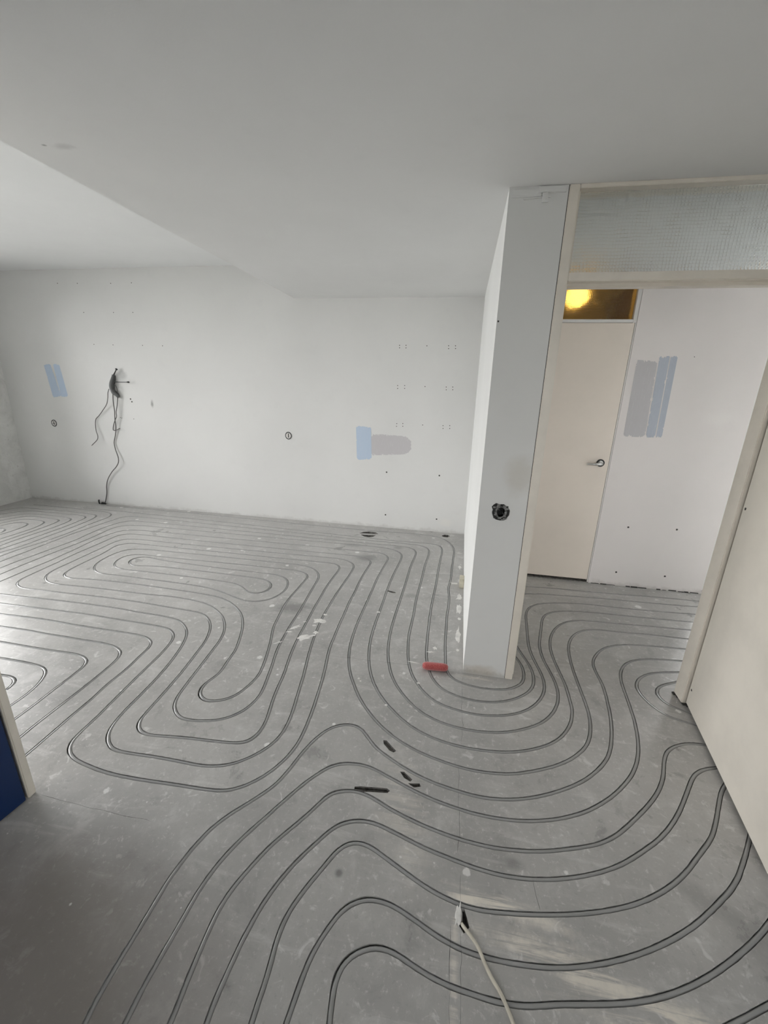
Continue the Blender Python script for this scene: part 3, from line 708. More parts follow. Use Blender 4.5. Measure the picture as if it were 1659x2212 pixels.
def build_floor():
    verts, faces = [], []

    def add(pts):
        i0 = len(verts)
        verts.extend(Vector((p[0], p[1])) for p in pts)
        faces.append(list(range(i0, i0 + len(pts))))
    add([(-5.8, -2.7), (3.3, -2.7), (3.3, 4.75), (-5.8, 4.75)])
    strips = {}
    seed = 1.0
    for key, path in PATHS.items():
        L, R = groove_sides(path, seed)
        seed += 3.7
        strips[key] = (L, R)
        base = len(verts)
        for l, r in zip(L, R):
            verts.append(Vector((l.x, l.y)))
            verts.append(Vector((r.x, r.y)))
        for i in range(len(L) - 1):
            a, b, c, d = base + 2 * i, base + 2 * i + 1, base + 2 * i + 3, base + 2 * i + 2
            q = [a, b, c, d]
            ar = 0
            for m in range(4):
                p, r_ = verts[q[m]], verts[q[(m + 1) % 4]]
                ar += p.x * r_.y - r_.x * p.y
            faces.append(q if ar > 0 else q[::-1])
    for pts, dep in RECESSES:
        add(ccw(pts))
    crack_strips = []
    for ctl in CRACKS:
        path = catmull(ctl, lambda p: 0.03)
        L, R = [], []
        n = len(path)
        for i, p in enumerate(path):
            d = (path[min(i + 1, n - 1)] - path[max(i - 1, 0)]).normalized()
            s = Vector((-d.y, d.x, 0))
            p = p + s * noise.noise(p * 30) * 0.006
            w = (0.0004 + 0.0005 * noise.noise(p * 17)) * (0.25 if i in (0, n - 1) else 1)
            L.append(p + s * w)
            R.append(p - s * w)
        crack_strips.append((L, R))
        add(ccw([(p.x, p.y) for p in L] + [(p.x, p.y) for p in reversed(R)]))
    cv, ce, cf, ov, oe, of = delaunay_2d_cdt(verts, [], faces, 0, 1e-5)
    bm = B()
    bv = [bm.verts.new((p.x, p.y, 0)) for p in cv]
    for f, src in zip(cf, of):
        if src and all(s == 0 for s in src):
            try:
                fc = bm.faces.new([bv[i] for i in f])
            except ValueError:
                pass
    bmesh.ops.delete(bm, geom=[v for v in bm.verts if not v.link_faces], context='VERTS')
    for f in bm.faces:
        if f.normal.z < 0:
            f.normal_flip()
    bm.normal_update()
    for f in bm.faces:
        if f.normal.z < 0:
            f.normal_flip()
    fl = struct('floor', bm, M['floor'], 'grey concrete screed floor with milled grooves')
    for key, (L, R) in strips.items():
        bm = B()
        rows = []
        for l, r in zip(L, R):
            m = (l + r) / 2
            rows.append([bm.verts.new((l.x, l.y, 0)), bm.verts.new((m.x + (l.x - m.x) * .92, m.y + (l.y - m.y) * .92, -0.018)),
                         bm.verts.new((m.x + (r.x - m.x) * .92, m.y + (r.y - m.y) * .92, -0.018)), bm.verts.new((r.x, r.y, 0))])
        for a, b in zip(rows, rows[1:]):
            for k in range(3):
                bm.faces.new((a[k], a[k + 1], b[k + 1], b[k]))
        for e in (rows[0], rows[-1]):
            bm.faces.new(e)
        obj('pipe_groove', bm, M['groove'], fl)
    for pts, dep in RECESSES:
        bm = B()
        pts = ccw(pts)
        top = [bm.verts.new((x, y, 0)) for x, y in pts]
        bot = [bm.verts.new((x, y, -dep + 0.15 * dep * random.random())) for x, y in pts]
        n = len(pts)
        for i in range(n):
            j = (i + 1) % n
            bm.faces.new((top[i], bot[i], bot[j], top[j]))
        bm.faces.new(bot)
        obj('chiselled_pocket', bm, M['concrete_dark'], fl)
    for L, R in crack_strips:
        bm = B()
        for a, b, c, d in zip(L, L[1:], R, R[1:]):
            m0, m1 = (a + c) / 2, (b + d) / 2
            A, Bv, C, D = [bm.verts.new((p.x, p.y, z)) for p, z in ((a, 0), (b, 0), (c, 0), (d, 0))]
            m0, m1 = [bm.verts.new((p.x, p.y, -0.0015)) for p in (m0, m1)]
            bm.faces.new((A, m0, m1, Bv))
            bm.faces.new((m0, C, D, m1))
        obj('crack', bm, M['concrete_dark'], fl)
    return fl


floor = build_floor()


def splat(pts_c, r, asp=1.0, rz=0.0, arms=0, h=0.0012):
    bm = B()
    seg = 22
    rim, mid = [], []
    for k in range(seg):
        a = 2 * math.pi * k / seg
        rr = r * (0.8 + 0.35 * random.random())
        if arms and random.random() < arms:
            rr *= random.uniform(1.3, 1.9)
        x, y = rr * math.cos(a), rr * math.sin(a) * asp
        X = pts_c[0] + x * math.cos(rz) - y * math.sin(rz)
        Y = pts_c[1] + x * math.sin(rz) + y * math.cos(rz)
        rim.append(bm.verts.new((X, Y, 0.0001)))
        mid.append(bm.verts.new((pts_c[0] + (X - pts_c[0]) * .75, pts_c[1] + (Y - pts_c[1]) * .75, h)))
    for k in range(seg):
        j = (k + 1) % seg
        bm.faces.new((rim[k], rim[j], mid[j], mid[k]))
    bm.faces.new(mid)
    return obj('plaster_splat', bm, M['splat'], floor)


for c, r, asp, rz, arms in [((-0.918, 2.262), 0.045, 0.62, 0.5, .25), ((-0.885, 2.475), 0.032, 0.8, 0, .35), ((-0.87, 2.56), 0.012, 1.2, 1.2, 0),
                            ((-1.02, 2.36), 0.035, 0.35, 0.9, .3), ((-1.04, 2.30), 0.018, 0.5, 0.2, .2), ((-0.90, 2.41), 0.014, 0.7, 0, 0),
                            ((-0.98, 2.44), 0.012, .6, .3, 0), ((-0.86, 2.33), 0.012, 1.5, 0, .2), ((-1.06, 2.17), 0.03, 0.2, 0.7, .2),
                            ((0.085, 3.05), 0.018, 2.6, 0, .2), ((0.085, 2.86), 0.02, 3.2, 0, .1), ((0.088, 2.72), 0.012, 1.4, 0, 0),
                            ((0.083, 2.50), 0.016, 4.5, 0, .1), ((0.083, 2.34), 0.010, 1.4, 0, 0), ((0.04, 3.275), 0.026, .55, 0.1, .3),
                            ((0.075, 3.95), 0.03, .22, 0.1, .2), ((0.080, 3.62), 0.012, 2.5, 0, .2),
                            ((-0.085, 2.285), 0.028, 0.22, 0.15, .2), ((-0.06, 2.33), 0.012, 1.2, 0.4, .2), ((-0.18, 2.16), 0.034, 0.16, -0.1, .1),
                            ((-0.50, 2.68), 0.014, 0.7, 0, 0), ((-0.13, 1.985), 0.010, .8, 0, 0), ((-0.28, 1.78), 0.008, .9, 0, 0),
                            ((-0.51, 1.60), 0.009, 1, 0, 0), ((-0.47, 1.95), 0.008, 1, 0, 0), ((-0.455, 1.93), 0.006, 1, 0, 0),
                            ((0.11, 0.93), 0.010, 2.6, 0, .2)]:
    splat(c, r, asp, rz, arms)

# ------------------------------------------------------------------ walls
bm = B()
box(bm, X_LEFT - 0.15, 1.55, Y_FAR, Y_FAR + 0.15, -0.02, 2.85)
wall_far = struct('wall_back', bm, M['wall_far'], 'long white far wall with drill marks and paint samples')

bm = slab_with_holes(B(), 'y', -1.15, Y_FAR, -0.02, 2.85, X_LEFT - 0.15, X_LEFT, [(0.15, 3.85, 0.22, 2.50)])
wall_left = struct('wall_left', bm, M['wall_left'], 'rough raw plaster wall at the far left')

# partition block with the socket opening in its end face
bm = slab_with_holes(B(), 'x', PX0, PX1, -0.02, Z_LOW + 0.05, Y_PART, Y_PART + 0.055, [(0.194, 0.264, 0.966, 1.036)])
box(bm, PX0, PX1, Y_PART + 0.055, Y_FAR, -0.02, Z_LOW + 0.05)
wall_part = struct('wall_partition', bm, M['column'], 'white plastered partition wall end standing like a column')
# ragged plaster lip where the partition meets the ceiling
bm = B()
for x0, x1, z0, z1, d in [(PX0 + .01, PX0 + .13, 2.372, 2.402, .004), (PX0 + .12, PX1 - .008, 2.385, 2.409, .007), (PX0 + .06, PX0 + .17, 2.366, 2.374, .005), (PX0 + .135, PX0 + .16, 2.352, 2.386, .006)]:
    box(bm, x0, x1, Y_PART - d, Y_PART + .002, z0, z1, 0.0015)
bmesh.ops.subdivide_edges(bm, edges=bm.edges, cuts=3)
for v in bm.verts:
    v.co += noise.noise_vector(v.co * 28) * 0.005
    v.co.y = min(v.co.y, Y_PART + .002)
obj('plaster_lip', bm, M['column'], wall_part)

# hall: far wall with a door opening, end wall with a glazed door, wall beyond the frame
bm = slab_with_holes(B(), 'x', PX1, 3.0, -0.02, 2.5, Y_HALL, Y_HALL + 0.10, [(0.372, 1.178, -0.02, 2.404), (2.058, 2.955, 0.02, 2.30)])
wall_hall = struct('wall_hall', bm, M['wall_hall'], 'white hall wall to the right of the pale door')
bm = B()
xq = 1.20
while xq < 2.04:
    ln_ = random.uniform(.02, .07)
    if random.random() < .75:
        box(bm, xq, xq + ln_, Y_HALL - random.uniform(.002, .012), Y_HALL + .002, 0.0, random.uniform(.003, .010), .001)
    xq += ln_ + random.uniform(0, .02)
tag(obj('base_crumbs', bm, M['mark'], wall_hall), 'dark broken strip along the wall foot', None, None, 'stuff')
bm = box(B(), 3.0, 3.15, Y_PART, Y_HALL + 0.10, -0.02, 2.5)
struct('wall_hall_end', bm, M['wall'])
bm = box(B(), 1.335, 3.0, Y_PART, Y_PART + 0.10, -0.02, 2.5)
struct('wall_hall_near', bm, M['wall'])
bm = box(B(), 1.30, 1.40, Y_HALL + 0.10, Y_FAR, -0.02, 2.5)
struct('wall_closet', bm, plain('brown_closet_paint', (0.22, 0.15, 0.08, 1), 0.7, 0.1, 5.0, 0.05))

# near space around the camera
bm = box(B(), 1.70, 1.85, -2.55, Y_PART, -0.02, 2.5)
struct('wall_right', bm, M['wall'])
bm = slab_with_holes(B(), 'x', -1.72, 1.70, -0.02, 2.5, -2.55, -2.40, [(-0.1, 1.2, 0.9, 2.0)])
wall_front = struct('wall_front', bm, M['wall'])
bm = box(B(), -1.88, -1.76, -2.40, 0.982, -0.02, Z_HIGH + 0.05)
struct('wall_left_near', bm, M['wall'])
bm = box(B(), X_LEFT, -1.72, -1.15, -1.0, -0.02, 2.85)
struct('wall_front_left', bm, M['wall'])

# ceilings: dropped part over the camera, higher part over the window side
bm = prism(B(), [(-1.664, -2.55), (3.15, -2.55), (3.15, Y_FAR + .02), (-1.80, Y_FAR + .02), (-1.69, 1.55), (-1.664, 0.96)], Z_LOW, 2.80)
struct('ceiling', bm, M['ceiling'], 'dropped grey-white ceiling over the near half of the room')
bm = box(B(), X_LEFT - .15, -1.6, -1.15, Y_FAR + .15, Z_HIGH, 2.95)
struct('ceiling_high', bm, M['ceiling_high'], 'higher bright ceiling strip on the window side')

# outdoors
bm = box(B(), -40, 40, -40, 40, -0.62, -0.60)
struct('ground', bm, M['ground'], 'ground outside the windows')


# ------------------------------------------------------------------ windows
def window(name, axis, a0, a1, z0, z1, t, bars, label):
    w = bpy.data.objects.new(name, None)
    COL.objects.link(w)
    tag(w, label, None, None, 'structure')
    P = (lambda bm, p0, p1, q0, q1, r0, r1, b: box(bm, p0, p1, q0, q1, r0, r1, b)) if axis == 'x' else (lambda bm, p0, p1, q0, q1, r0, r1, b: box(bm, q0, q1, p0, p1, r0, r1, b))
    fwid = 0.06
    bm = B()
    for p0, p1, r0_, r1_ in [(a0, a0 + fwid, z0, z1), (a1 - fwid, a1, z0, z1), (a0 + fwid, a1 - fwid, z0, z0 + fwid), (a0 + fwid, a1 - fwid, z1 - fwid, z1)]:
        P(bm, p0, p1, t - .03, t + .03, r0_, r1_, 0.003)
    obj('window_frame', bm, M['white_frame'], w)
    xs = [a0 + fwid] + [a0 + (a1 - a0) * b for b in bars] + [a1 - fwid]
    for b in xs[1:-1]:
        bm = B()
        P(bm, b - .03, b + .03, t - .028, t + .028, z0 + fwid, z1 - fwid, 0.003)
        obj('mullion', bm, M['white_frame'], w)
    for p, q in zip(xs, xs[1:]):
        bm = B()
        P(bm, p, q, t - .004, t + .004, z0 + fwid * .9, z1 - fwid * .9, 0)
        obj('pane', bm, M['glass'], w)
    return w


window('window_1', 'y', 0.15, 3.85, 0.22, 2.50, X_LEFT - 0.09, (0.33, 0.66), 'wide window in the left wall')
window('window_2', 'x', 2.058, 2.955, 0.02, 2.30, Y_HALL + 0.06, (), 'glazed front door farther along the hall wall')
window('fill_window', 'x', -0.1, 1.2, 0.9, 2.0, -2.48, (), 'unseen window added behind the camera for fill light')  # added out of view, sized to brighten the partition end and near floor

# ------------------------------------------------------------------ door frame with glazed transom
fr = bpy.data.objects.new('door_frame', None)
COL.objects.link(fr)
tag(fr, 'cream painted door frame with patterned glass transom beside the partition', 'door frame')
JX0, JX1, JX2, JX3 = 0.356, 0.397, 1.283, 1.335
bm = B()
box(bm, JX0, JX1, Y_PART - .004, Y_PART + .10, 0.0, Z_LOW, 0.003)
box(bm, JX1 - .002, JX1 + .012, Y_PART + .045, Y_PART + .10, 0.0, 2.046, 0.002)
obj('jamb', bm, M['cream_frame'], fr)
bm = B()
box(bm, JX2, JX3, Y_PART - .004, Y_PART + .085, 0.004, Z_LOW, 0.003)
obj('jamb', bm, M['cream_frame'], fr)
bm = B()
box(bm, JX1, JX2, Y_PART - .004, Y_PART + .10, 2.058, 2.092, 0.003)
box(bm, JX1, JX2, Y_PART + .042, Y_PART + .10, 2.044, 2.060, 0.002)
obj('transom_bar', bm, M['cream_frame'], fr)
bm = B()
box(bm, JX1, JX2, Y_PART - .004, Y_PART + .10, 2.396, Z_LOW, 0.002)
obj('head', bm, M['cream_frame'], fr)
bm = B()
for x0, x1, z0, z1 in [(JX1, JX1 + .010, 2.092, 2.396), (JX2 - .010, JX2, 2.092, 2.396), (JX1, JX2, 2.092, 2.098)]:
    box(bm, x0, x1, Y_PART + .028, Y_PART + .040, z0, z1, 0.001)
obj('glazing_bead', bm, M['cream_frame'], fr)
bm = box(B(), JX1 + .001, JX2 - .001, Y_PART + .042, Y_PART + .047, 2.0925, 2.3955)
tag(obj('glass_pane', bm, M['wired_glass'], fr), 'patterned translucent glass')
# caulk gap between the partition and the jamb
bm = box(B(), PX1 - .0005, JX0 + .0005, Y_PART + .003, Y_PART + .01, 0.0, Z_LOW)
obj('joint', bm, M['mark'], fr)
# broken screed and dirt at the foot of the jambs
bm = B()
for cx_, cy_, r in [(1.283, 2.20, .012), (1.290, 2.175, .010), (1.296, 2.122, .012), (1.312, 2.115, .014)]:
    box(bm, cx_ - r, cx_ + r, cy_ - r, cy_ + r, 0, .008, .003)
obj('foot_debris', bm, M['mark'], fr)['kind'] = 'stuff'

# ------------------------------------------------------------------ open cream door leaf on the right
dl = thing('door_leaf', 'plain cream door standing open at the right edge', 'door', None, (1.300, 2.122, 0))
dl.rotation_euler = (0, 0, math.atan2(-(2.103 - 1.228), 1.164 - 1.294))
LW = 0.885
bm = box(B(), 0.004, LW, 0.0, 0.040, 0.018, 2.036, 0.003)
obj('leaf', bm, M['cream'], dl)
for z, x in [(0.115, 0.028), (1.115, 0.028)]:
    bm = disc(B(), (x, -0.0005, z), 0.006, 1, 0.002, 10, .3)
    obj('screw_hole', bm, M['mark'], dl)
bm = B()
tube(bm, [(LW - .07, 0.040, 1.05), (LW - .07, 0.085, 1.05), (LW - .10, 0.092, 1.05), (LW - .19, 0.092, 1.05)], [.011, .010, .010, .009], 10)
obj('handle', bm, M['chrome'], dl, True)
for z in (0.25, 1.75):
    bm = tube(B(), [(0.002, 0.046, z), (0.002, 0.046, z + .09)], 0.007, 10)
    obj('hinge', bm, M['chrome'], dl, True)

# ------------------------------------------------------------------ blue door leaf on the left with its cream post
po = thing('door_post', 'cream painted door post beside the blue door at lower left', 'door post')
bm = B()
box(bm, -1.88, -1.588, 0.982, 1.013, 0.0, Z_LOW, 0.004)
obj('post', bm, M['cream_frame'], po)
bd = thing('door_leaf', 'deep blue painted door leaf at the lower left edge', 'door', None, (-1.588, 0.971, 0))
bd.rotation_euler = (0, 0, math.radians(-90 - 8))
bm = box(B(), 0.0, 0.80, -0.038, 0.0, 0.006, 2.036, 0.003)
obj('leaf', bm, M['blue'], bd)
for z in (0.25, 1.75):
    bm = tube(B(), [(0.0, 0.003, z + .6), (0.0, 0.003, z + .69)], 0.004, 10)
    obj('hinge', bm, M['chrome'], bd, True)
bm = tube(B(), [(0.73, 0.0, 1.05), (0.73, 0.045, 1.05), (0.70, 0.052, 1.05), (0.61, 0.052, 1.05)], [.011, .010, .010, .009], 10)
obj('handle', bm, M['chrome'], bd, True)

# ------------------------------------------------------------------ pale door in the hall with amber transom
d1 = bpy.data.objects.new('door_1', None)
COL.objects.link(d1)
tag(d1, 'pale cream flush door with a lit amber glass transom light', None, None, 'structure')
YD = Y_HALL + 0.004
bm = B()
box(bm, 0.372, 0.388, YD, YD + .09, 0.0, 2.404, 0.001)
box(bm, 1.150, 1.178, YD, YD + .09, 2.070, 2.404, 0.002)
box(bm, 1.168, 1.178, YD, YD + .09, 0.0, 2.070, 0.001)
box(bm, 0.388, 1.150, YD, YD + .09, 2.072, 2.094, 0.002)
box(bm, 0.388, 1.150, YD, YD + .09, 2.385, 2.404, 0.002)
obj('frame', bm, M['white_frame'], d1)
lf = obj('leaf', box(B(), 0.390, 1.166, YD, YD + .04, 0.028, 2.070, 0.002), M['door_cream'], d1)
tag(obj('transom_pane', box(B(), 0.388, 1.150, YD + .030, YD + .036, 2.094, 2.385), M['amber_glass'], d1), 'amber patterned glass pane lit from behind')
tag(obj('gap_shade_strip', box(B(), 0.372, 1.178, YD - .002, YD + .09, 0.0, 0.006), M['concrete_dark'], d1), 'dark strip standing for the shaded gap under the door')  # dark colour stands in for the shade below the leaf
# lever handle: black rose, metal lever
hx, hz = 1.104, 1.046
hd = obj('rose', disc(B(), (hx, YD - .005, hz), 0.030, 1, .010, 28), M['black'], d1)
obj('rose_cap', disc(B(), (hx - .002, YD - .011, hz), 0.020, 1, .006, 24), M['chrome'], hd)
bm = tube(B(), [(hx, YD - .008, hz), (hx, YD - .045, hz), (hx - .012, YD - .053, hz - .001), (hx - .05, YD - .054, hz - .004), (hx - .112, YD - .052, hz - .006)], [.011, .011, .011, .009, .008], 12)
obj('lever', bm, M['chrome'], hd, True)
obj('keyhole', disc(B(), (hx + .006, YD - .0145, hz - .006), 0.005, 1, .002, 12), M['black'], hd)

# lamp in the closet behind that door
lp = thing('ceiling_lamp', 'warm lit lamp glowing behind the amber transom glass', 'lamp', None, (0.82, 3.86, 2.412))
bm = tube(B(), [(0, 0, 0), (0, 0, -.03), (0, 0, -.032)], [.05, .05, .03], 20)
obj('lamp_base', bm, M['white_frame'], lp)
bm = B()
bmesh.ops.create_uvsphere(bm, u_segments=24, v_segments=14, radius=0.085, matrix=Matrix.Translation((0, 0, -.105)))
obj('globe', bm, M['bulb'], lp, True)


# ------------------------------------------------------------------ paint samples and marks on the walls
def swatch(wall, y, pts, mat, label, th=0.0008, ragged=0.018, rnd=0.18):
    """brushed strip of paint: corners (x,z) clockwise from top left; cells the dry brush missed are left out"""
    bm = B()
    (x0, z0), (x1, z1), (x2, z2), (x3, z3) = pts
    wid, hgt = abs(x1 - x0), abs(z0 - z3)
    nx, nz = max(6, int(wid / 0.0045)), max(6, int(hgt / 0.0045))
    vd = {}

    def V(i, k):
        if (i, k) not in vd:
            f, g = i / nz, k / nx
            xa, xb = x0 + (x3 - x0) * f, x1 + (x2 - x1) * f
            za, zb = z0 + (z3 - z0) * f, z1 + (z2 - z1) * f
            vd[(i, k)] = bm.verts.new((xa + (xb - xa) * g, y - th, za + (zb - za) * g))
        return vd[(i, k)]
    for i in range(nz):
        for k in range(nx):
            f, g = (i + .5) / nz, (k + .5) / nx
            dx, dz = min(g, 1 - g) * wid, min(f, 1 - f) * hgt
            q = Vector((g * wid, f * hgt, x0 * 7))
            nzv = noise.noise(Vector((q.x * 160, q.y * 30, q.z))) * 0.55 + noise.noise(Vector((q.x * 40, q.y * 40, q.z + 4))) * 0.6
            e = min(dx * 2.2, dz)
            # brush strips round off at their ends
            cr = rnd * wid
            if dx < cr and dz < cr:
                e = min(e, cr - math.hypot(cr - dx, cr - dz))
            if e + nzv * ragged * (0.6 if dz > dx else 1.2) > 0.001:
                bm.faces.new((V(i, k), V(i, k + 1), V(i + 1, k + 1), V(i + 1, k)))
    o = obj('paint_swatch', bm, mat, wall)
    tag(o, label)


swatch(wall_far, Y_FAR, [(-5.025, 1.712), (-4.930, 1.720), (-4.862, 1.345), (-4.985, 1.330)], M['swatch_blue'], 'light blue paint strip')
swatch(wall_far, Y_FAR, [(-4.893, 1.722), (-4.805, 1.722), (-4.765, 1.345), (-4.865, 1.338)], M['swatch_blue'], 'light blue paint strip')
swatch(wall_far, Y_FAR, [(-1.000, 1.075), (-0.530, 1.060), (-0.520, 0.870), (-1.000, 0.830)], M['swatch_grey'], 'lilac grey paint smear', .0008, .03, .20)
swatch(wall_far, Y_FAR, [(-1.140, 1.150), (-0.972, 1.140), (-0.960, 0.790), (-1.128, 0.772)], M['swatch_blue'], 'light blue paint strip', .0014)
swatch(wall_hall, Y_HALL, [(1.225, 1.820), (1.365, 1.815), (1.385, 1.262), (1.232, 1.262)], M['swatch_grey'], 'lilac grey paint strip')
swatch(wall_hall, Y_HALL, [(1.372, 1.845), (1.440, 1.850), (1.456, 1.265), (1.392, 1.262)], M['swatch_steel'], 'grey blue paint strip', .0014)
swatch(wall_hall, Y_HALL, [(1.446, 1.850), (1.492, 1.850), (1.504, 1.268), (1.464, 1.266)], M['swatch_steel'], 'grey blue paint strip', .0011)

me_hole = None


def hole(wall, x, y, z, r=0.006):
    global me_hole
    if me_hole is None:
        o = obj('drill_hole', disc(B(), (0, 0, 0), 1.0, 1, 0.2, 9, .25), M['mark'], wall)
        me_hole = o.data
    else:
        o = bpy.data.objects.new('drill_hole', me_hole)
        COL.objects.link(o)
        o.parent = wall
    o.location = (x, y - 0.0002, z)
    o.scale = (r, 0.004, r)


HOLES_FAR = [(-4.355,2.581,0.0048), (-3.929,2.576,0.0048), (-3.669,2.578,0.0048), (-4.615,2.585,0.0048), (-3.951,2.283,0.0048), (-3.704,2.283,0.0048), (-4.337,2.284,0.0048), (-4.275,1.946,0.0048), (-3.639,1.942,0.0048), (-3.386,1.940,0.0048), (-4.023,1.943,0.0048), (-0.689,1.973,0.0048), (-0.688,1.949,0.0048), (-0.623,1.974,0.0048), (-0.622,1.949,0.0048), (-0.411,1.971,0.0048), (-0.195,1.974,0.0048), (-0.193,1.948,0.0048), (-0.127,1.974,0.0048), (-0.125,1.949,0.0048), (-0.695,1.581,0.0048), (-0.621,1.583,0.0048), (-0.694,1.553,0.0048), (-0.620,1.555,0.0048), (-0.409,1.579,0.0048), (-0.191,1.580,0.0048), (-0.189,1.553,0.0048), (-0.125,1.582,0.0048), (-0.123,1.555,0.0048), (-0.691,1.191,0.0048), (-0.626,1.194,0.0048), (-0.693,1.162,0.0048), (-0.625,1.165,0.0048), (-0.413,1.188,0.0048), (-0.198,1.190,0.0048), (-0.128,1.193,0.0048), (-0.196,1.161,0.0048), (-0.126,1.164,0.0048), (-4.081,1.122,0.0048), (-3.898,1.112,0.0048), (-4.062,1.117,0.0048), (-0.788,0.654,0.0090), (-0.203,0.653,0.0090), (-0.788,0.155,0.0090), (-0.202,0.152,0.0090), (-3.901,1.344,0.0090), (-3.888,1.313,0.0090)]
HOLES_HALL = [(1.404,0.530), (1.764,0.542), (1.384,0.123), (1.761,0.127), (1.601,1.846)]
for x, z, r in HOLES_FAR:
    hole(wall_far, x, Y_FAR, z, r)
for x, z in HOLES_HALL:
    hole(wall_hall, x, Y_HALL, z, 0.008 if z < 1 else 0.003)
hole(wall_part, 0.124, Y_PART, 1.9, 0.004)


# round flush boxes in the far wall
for k, (x, z, lab) in enumerate([(-5.05, 1.015, 'round flush socket box below the paired blue paint strips'), (-1.929, 1.005, 'round flush socket box left of the blue and grey paint sample')]):
    t = thing('socket_box', lab, 'socket box', 'round socket boxes in the far wall', (x, Y_FAR, z))
    bm = B()
    tube(bm, [(0.034 * math.cos(a * math.pi / 14), -.001, 0.038 * math.sin(a * math.pi / 14)) for a in range(29)], 0.0055, 8, False)
    obj('rim', bm, M['grey_tape'], t, True)
    obj('lid', disc(B(), (0, -.0015, 0), 0.030, 1, .003, 24), M['white_frame'], t)
    obj('slot', box(B(), -.004, .006, -.0042, -.0025, -.022, .024), M['mark'], t)
    if k == 0:
        obj('slot', box(B(), -.022, .014, -.0042, -.0025, -.006, .000), M['mark'], t)

# open socket box in the partition end
t = thing('socket_box', 'open black socket hole in the end of the partition', 'socket box', None, (0.229, Y_PART, 1.001))
bm = B()
ring_o, ring_i, ring_b = [], [], []
for k in range(24):
    a = 2 * math.pi * k / 24
    ro = 0.044 + 0.006 * noise.noise(Vector((math.cos(a) * 2, math.sin(a) * 2, 3)))
    if 1.9 < a < 2.7:
        ro = 0.055
    ring_o.append(bm.verts.new((ro * math.cos(a), -.0012, ro * math.sin(a))))
    ring_i.append(bm.verts.new((.031 * math.cos(a), -.002, .031 * math.sin(a))))
    ring_b.append(bm.verts.new((.030 * math.cos(a), .05, .030 * math.sin(a))))
for k in range(24):
    j = (k + 1) % 24
    bm.faces.new((ring_o[k], ring_o[j], ring_i[j], ring_i[k]))
    bm.faces.new((ring_i[k], ring_i[j], ring_b[j], ring_b[k]))
bm.faces.new(ring_b)
obj('box_shell', bm, M['dark'], t)
bm = B()
ra, rb = [], []
for k in range(24):
    a = 2 * math.pi * k / 24
    ro_ = 0.043 + 0.005 * noise.noise(Vector((math.cos(a) * 2, math.sin(a) * 2, 3)))
    ri_ = 0.024 + 0.004 * noise.noise(Vector((math.cos(a) * 3, math.sin(a) * 3, 8)))
    ra.append(bm.verts.new((ro_ * math.cos(a), -.0016, ro_ * math.sin(a))))
    rb.append(bm.verts.new((ri_ * .8 * math.cos(a), .004, ri_ * 1.1 * math.sin(a))))
for k in range(24):
    j = (k + 1) % 24
    bm.faces.new((ra[k], ra[j], rb[j], rb[k]))
obj('filler_ring', bm, plain('grey_filler_ring', (0.30, 0.30, 0.29, 1), 0.9, 0.45, 90, 0.6), t)
bm = B()
for k in range(14):
    a = random.uniform(0, 2 * math.pi)
    r = random.uniform(.028, .046)
    s = random.uniform(.003, .009)
    box(bm, r * math.cos(a) - s, r * math.cos(a) + s, -.004, -.0005, r * math.sin(a) - s * .6, r * math.sin(a) + s * .6, .001)
obj('plaster_crumbs', bm, plain('grey_filler', (0.28, 0.28, 0.27, 1), 0.9, 0.3, 60, 0.3), t)['kind'] = 'stuff'
bm = B()
tube(bm, [(-.006, .046, 0), (-.004, .02, .006), (-.012, .0, .012), (-.016, -.004, .020)], .0022, 6)
tube(bm, [(.006, .046, 0), (.010, .02, -.004), (.016, .002, -.012)], .0022, 6)
obj('wire_ends', bm, M['grey_tape'], t, True)


# ------------------------------------------------------------------ torn conduit with hanging wires on the far wall
WIRES = [
    ([(-4.153,4.4967,1.454), (-4.169,4.4881,1.408), (-4.176,4.4847,1.358), (-4.210,4.4886,1.280), (-4.290,4.4974,1.200), (-4.362,4.5058,1.136), (-4.421,4.5087,1.089), (-4.434,4.5043,1.036), (-4.433,4.4953,0.948), (-4.414,4.4872,0.887), (-4.423,4.4848,0.851), (-4.529,4.4897,0.765)], 0.0042),
    ([(-4.110,4.4967,1.410), (-4.116,4.4881,1.309), (-4.115,4.4847,1.207), (-4.134,4.4886,1.094), (-4.144,4.4974,1.014), (-4.174,4.5058,0.923), (-4.218,4.5087,0.813), (-4.213,4.5043,0.741), (-4.183,4.4953,0.634), (-4.181,4.4872,0.581), (-4.216,4.4848,0.523), (-4.305,4.4897,0.442), (-4.392,4.4988,0.339), (-4.436,4.5066,0.248), (-4.455,4.5085,0.149), (-4.491,4.5031,0.039), (-4.493,4.4939,0.019)], 0.0052),
    ([(-4.052,4.4967,1.361), (-4.073,4.4881,1.259), (-4.098,4.4847,1.182), (-4.102,4.4886,1.138), (-4.139,4.4974,1.093), (-4.188,4.5058,1.011), (-4.200,4.5087,0.961), (-4.159,4.5043,0.968), (-4.090,4.4953,0.994)], 0.0046),
    ([(-4.072,4.4967,1.511), (-4.038,4.4881,1.470), (-4.031,4.4847,1.425)], 0.0046),
]
CONDUIT = [(-4.066,4.5067,1.613), (-4.078,4.4987,1.568), (-4.099,4.4927,1.518), (-4.107,4.4887,1.460), (-4.095,4.4887,1.420), (-4.066,4.4927,1.399), (-4.043,4.5007,1.363)]
PINS = [((-4.061,4.5007,1.614), (-3.998,4.4887,1.682), 0.007, 0.013), ((-4.091,4.5007,1.533), (-3.855,4.4887,1.537), 0.0048, 0.009)]
STUB = (-4.533,4.4987,0.015)

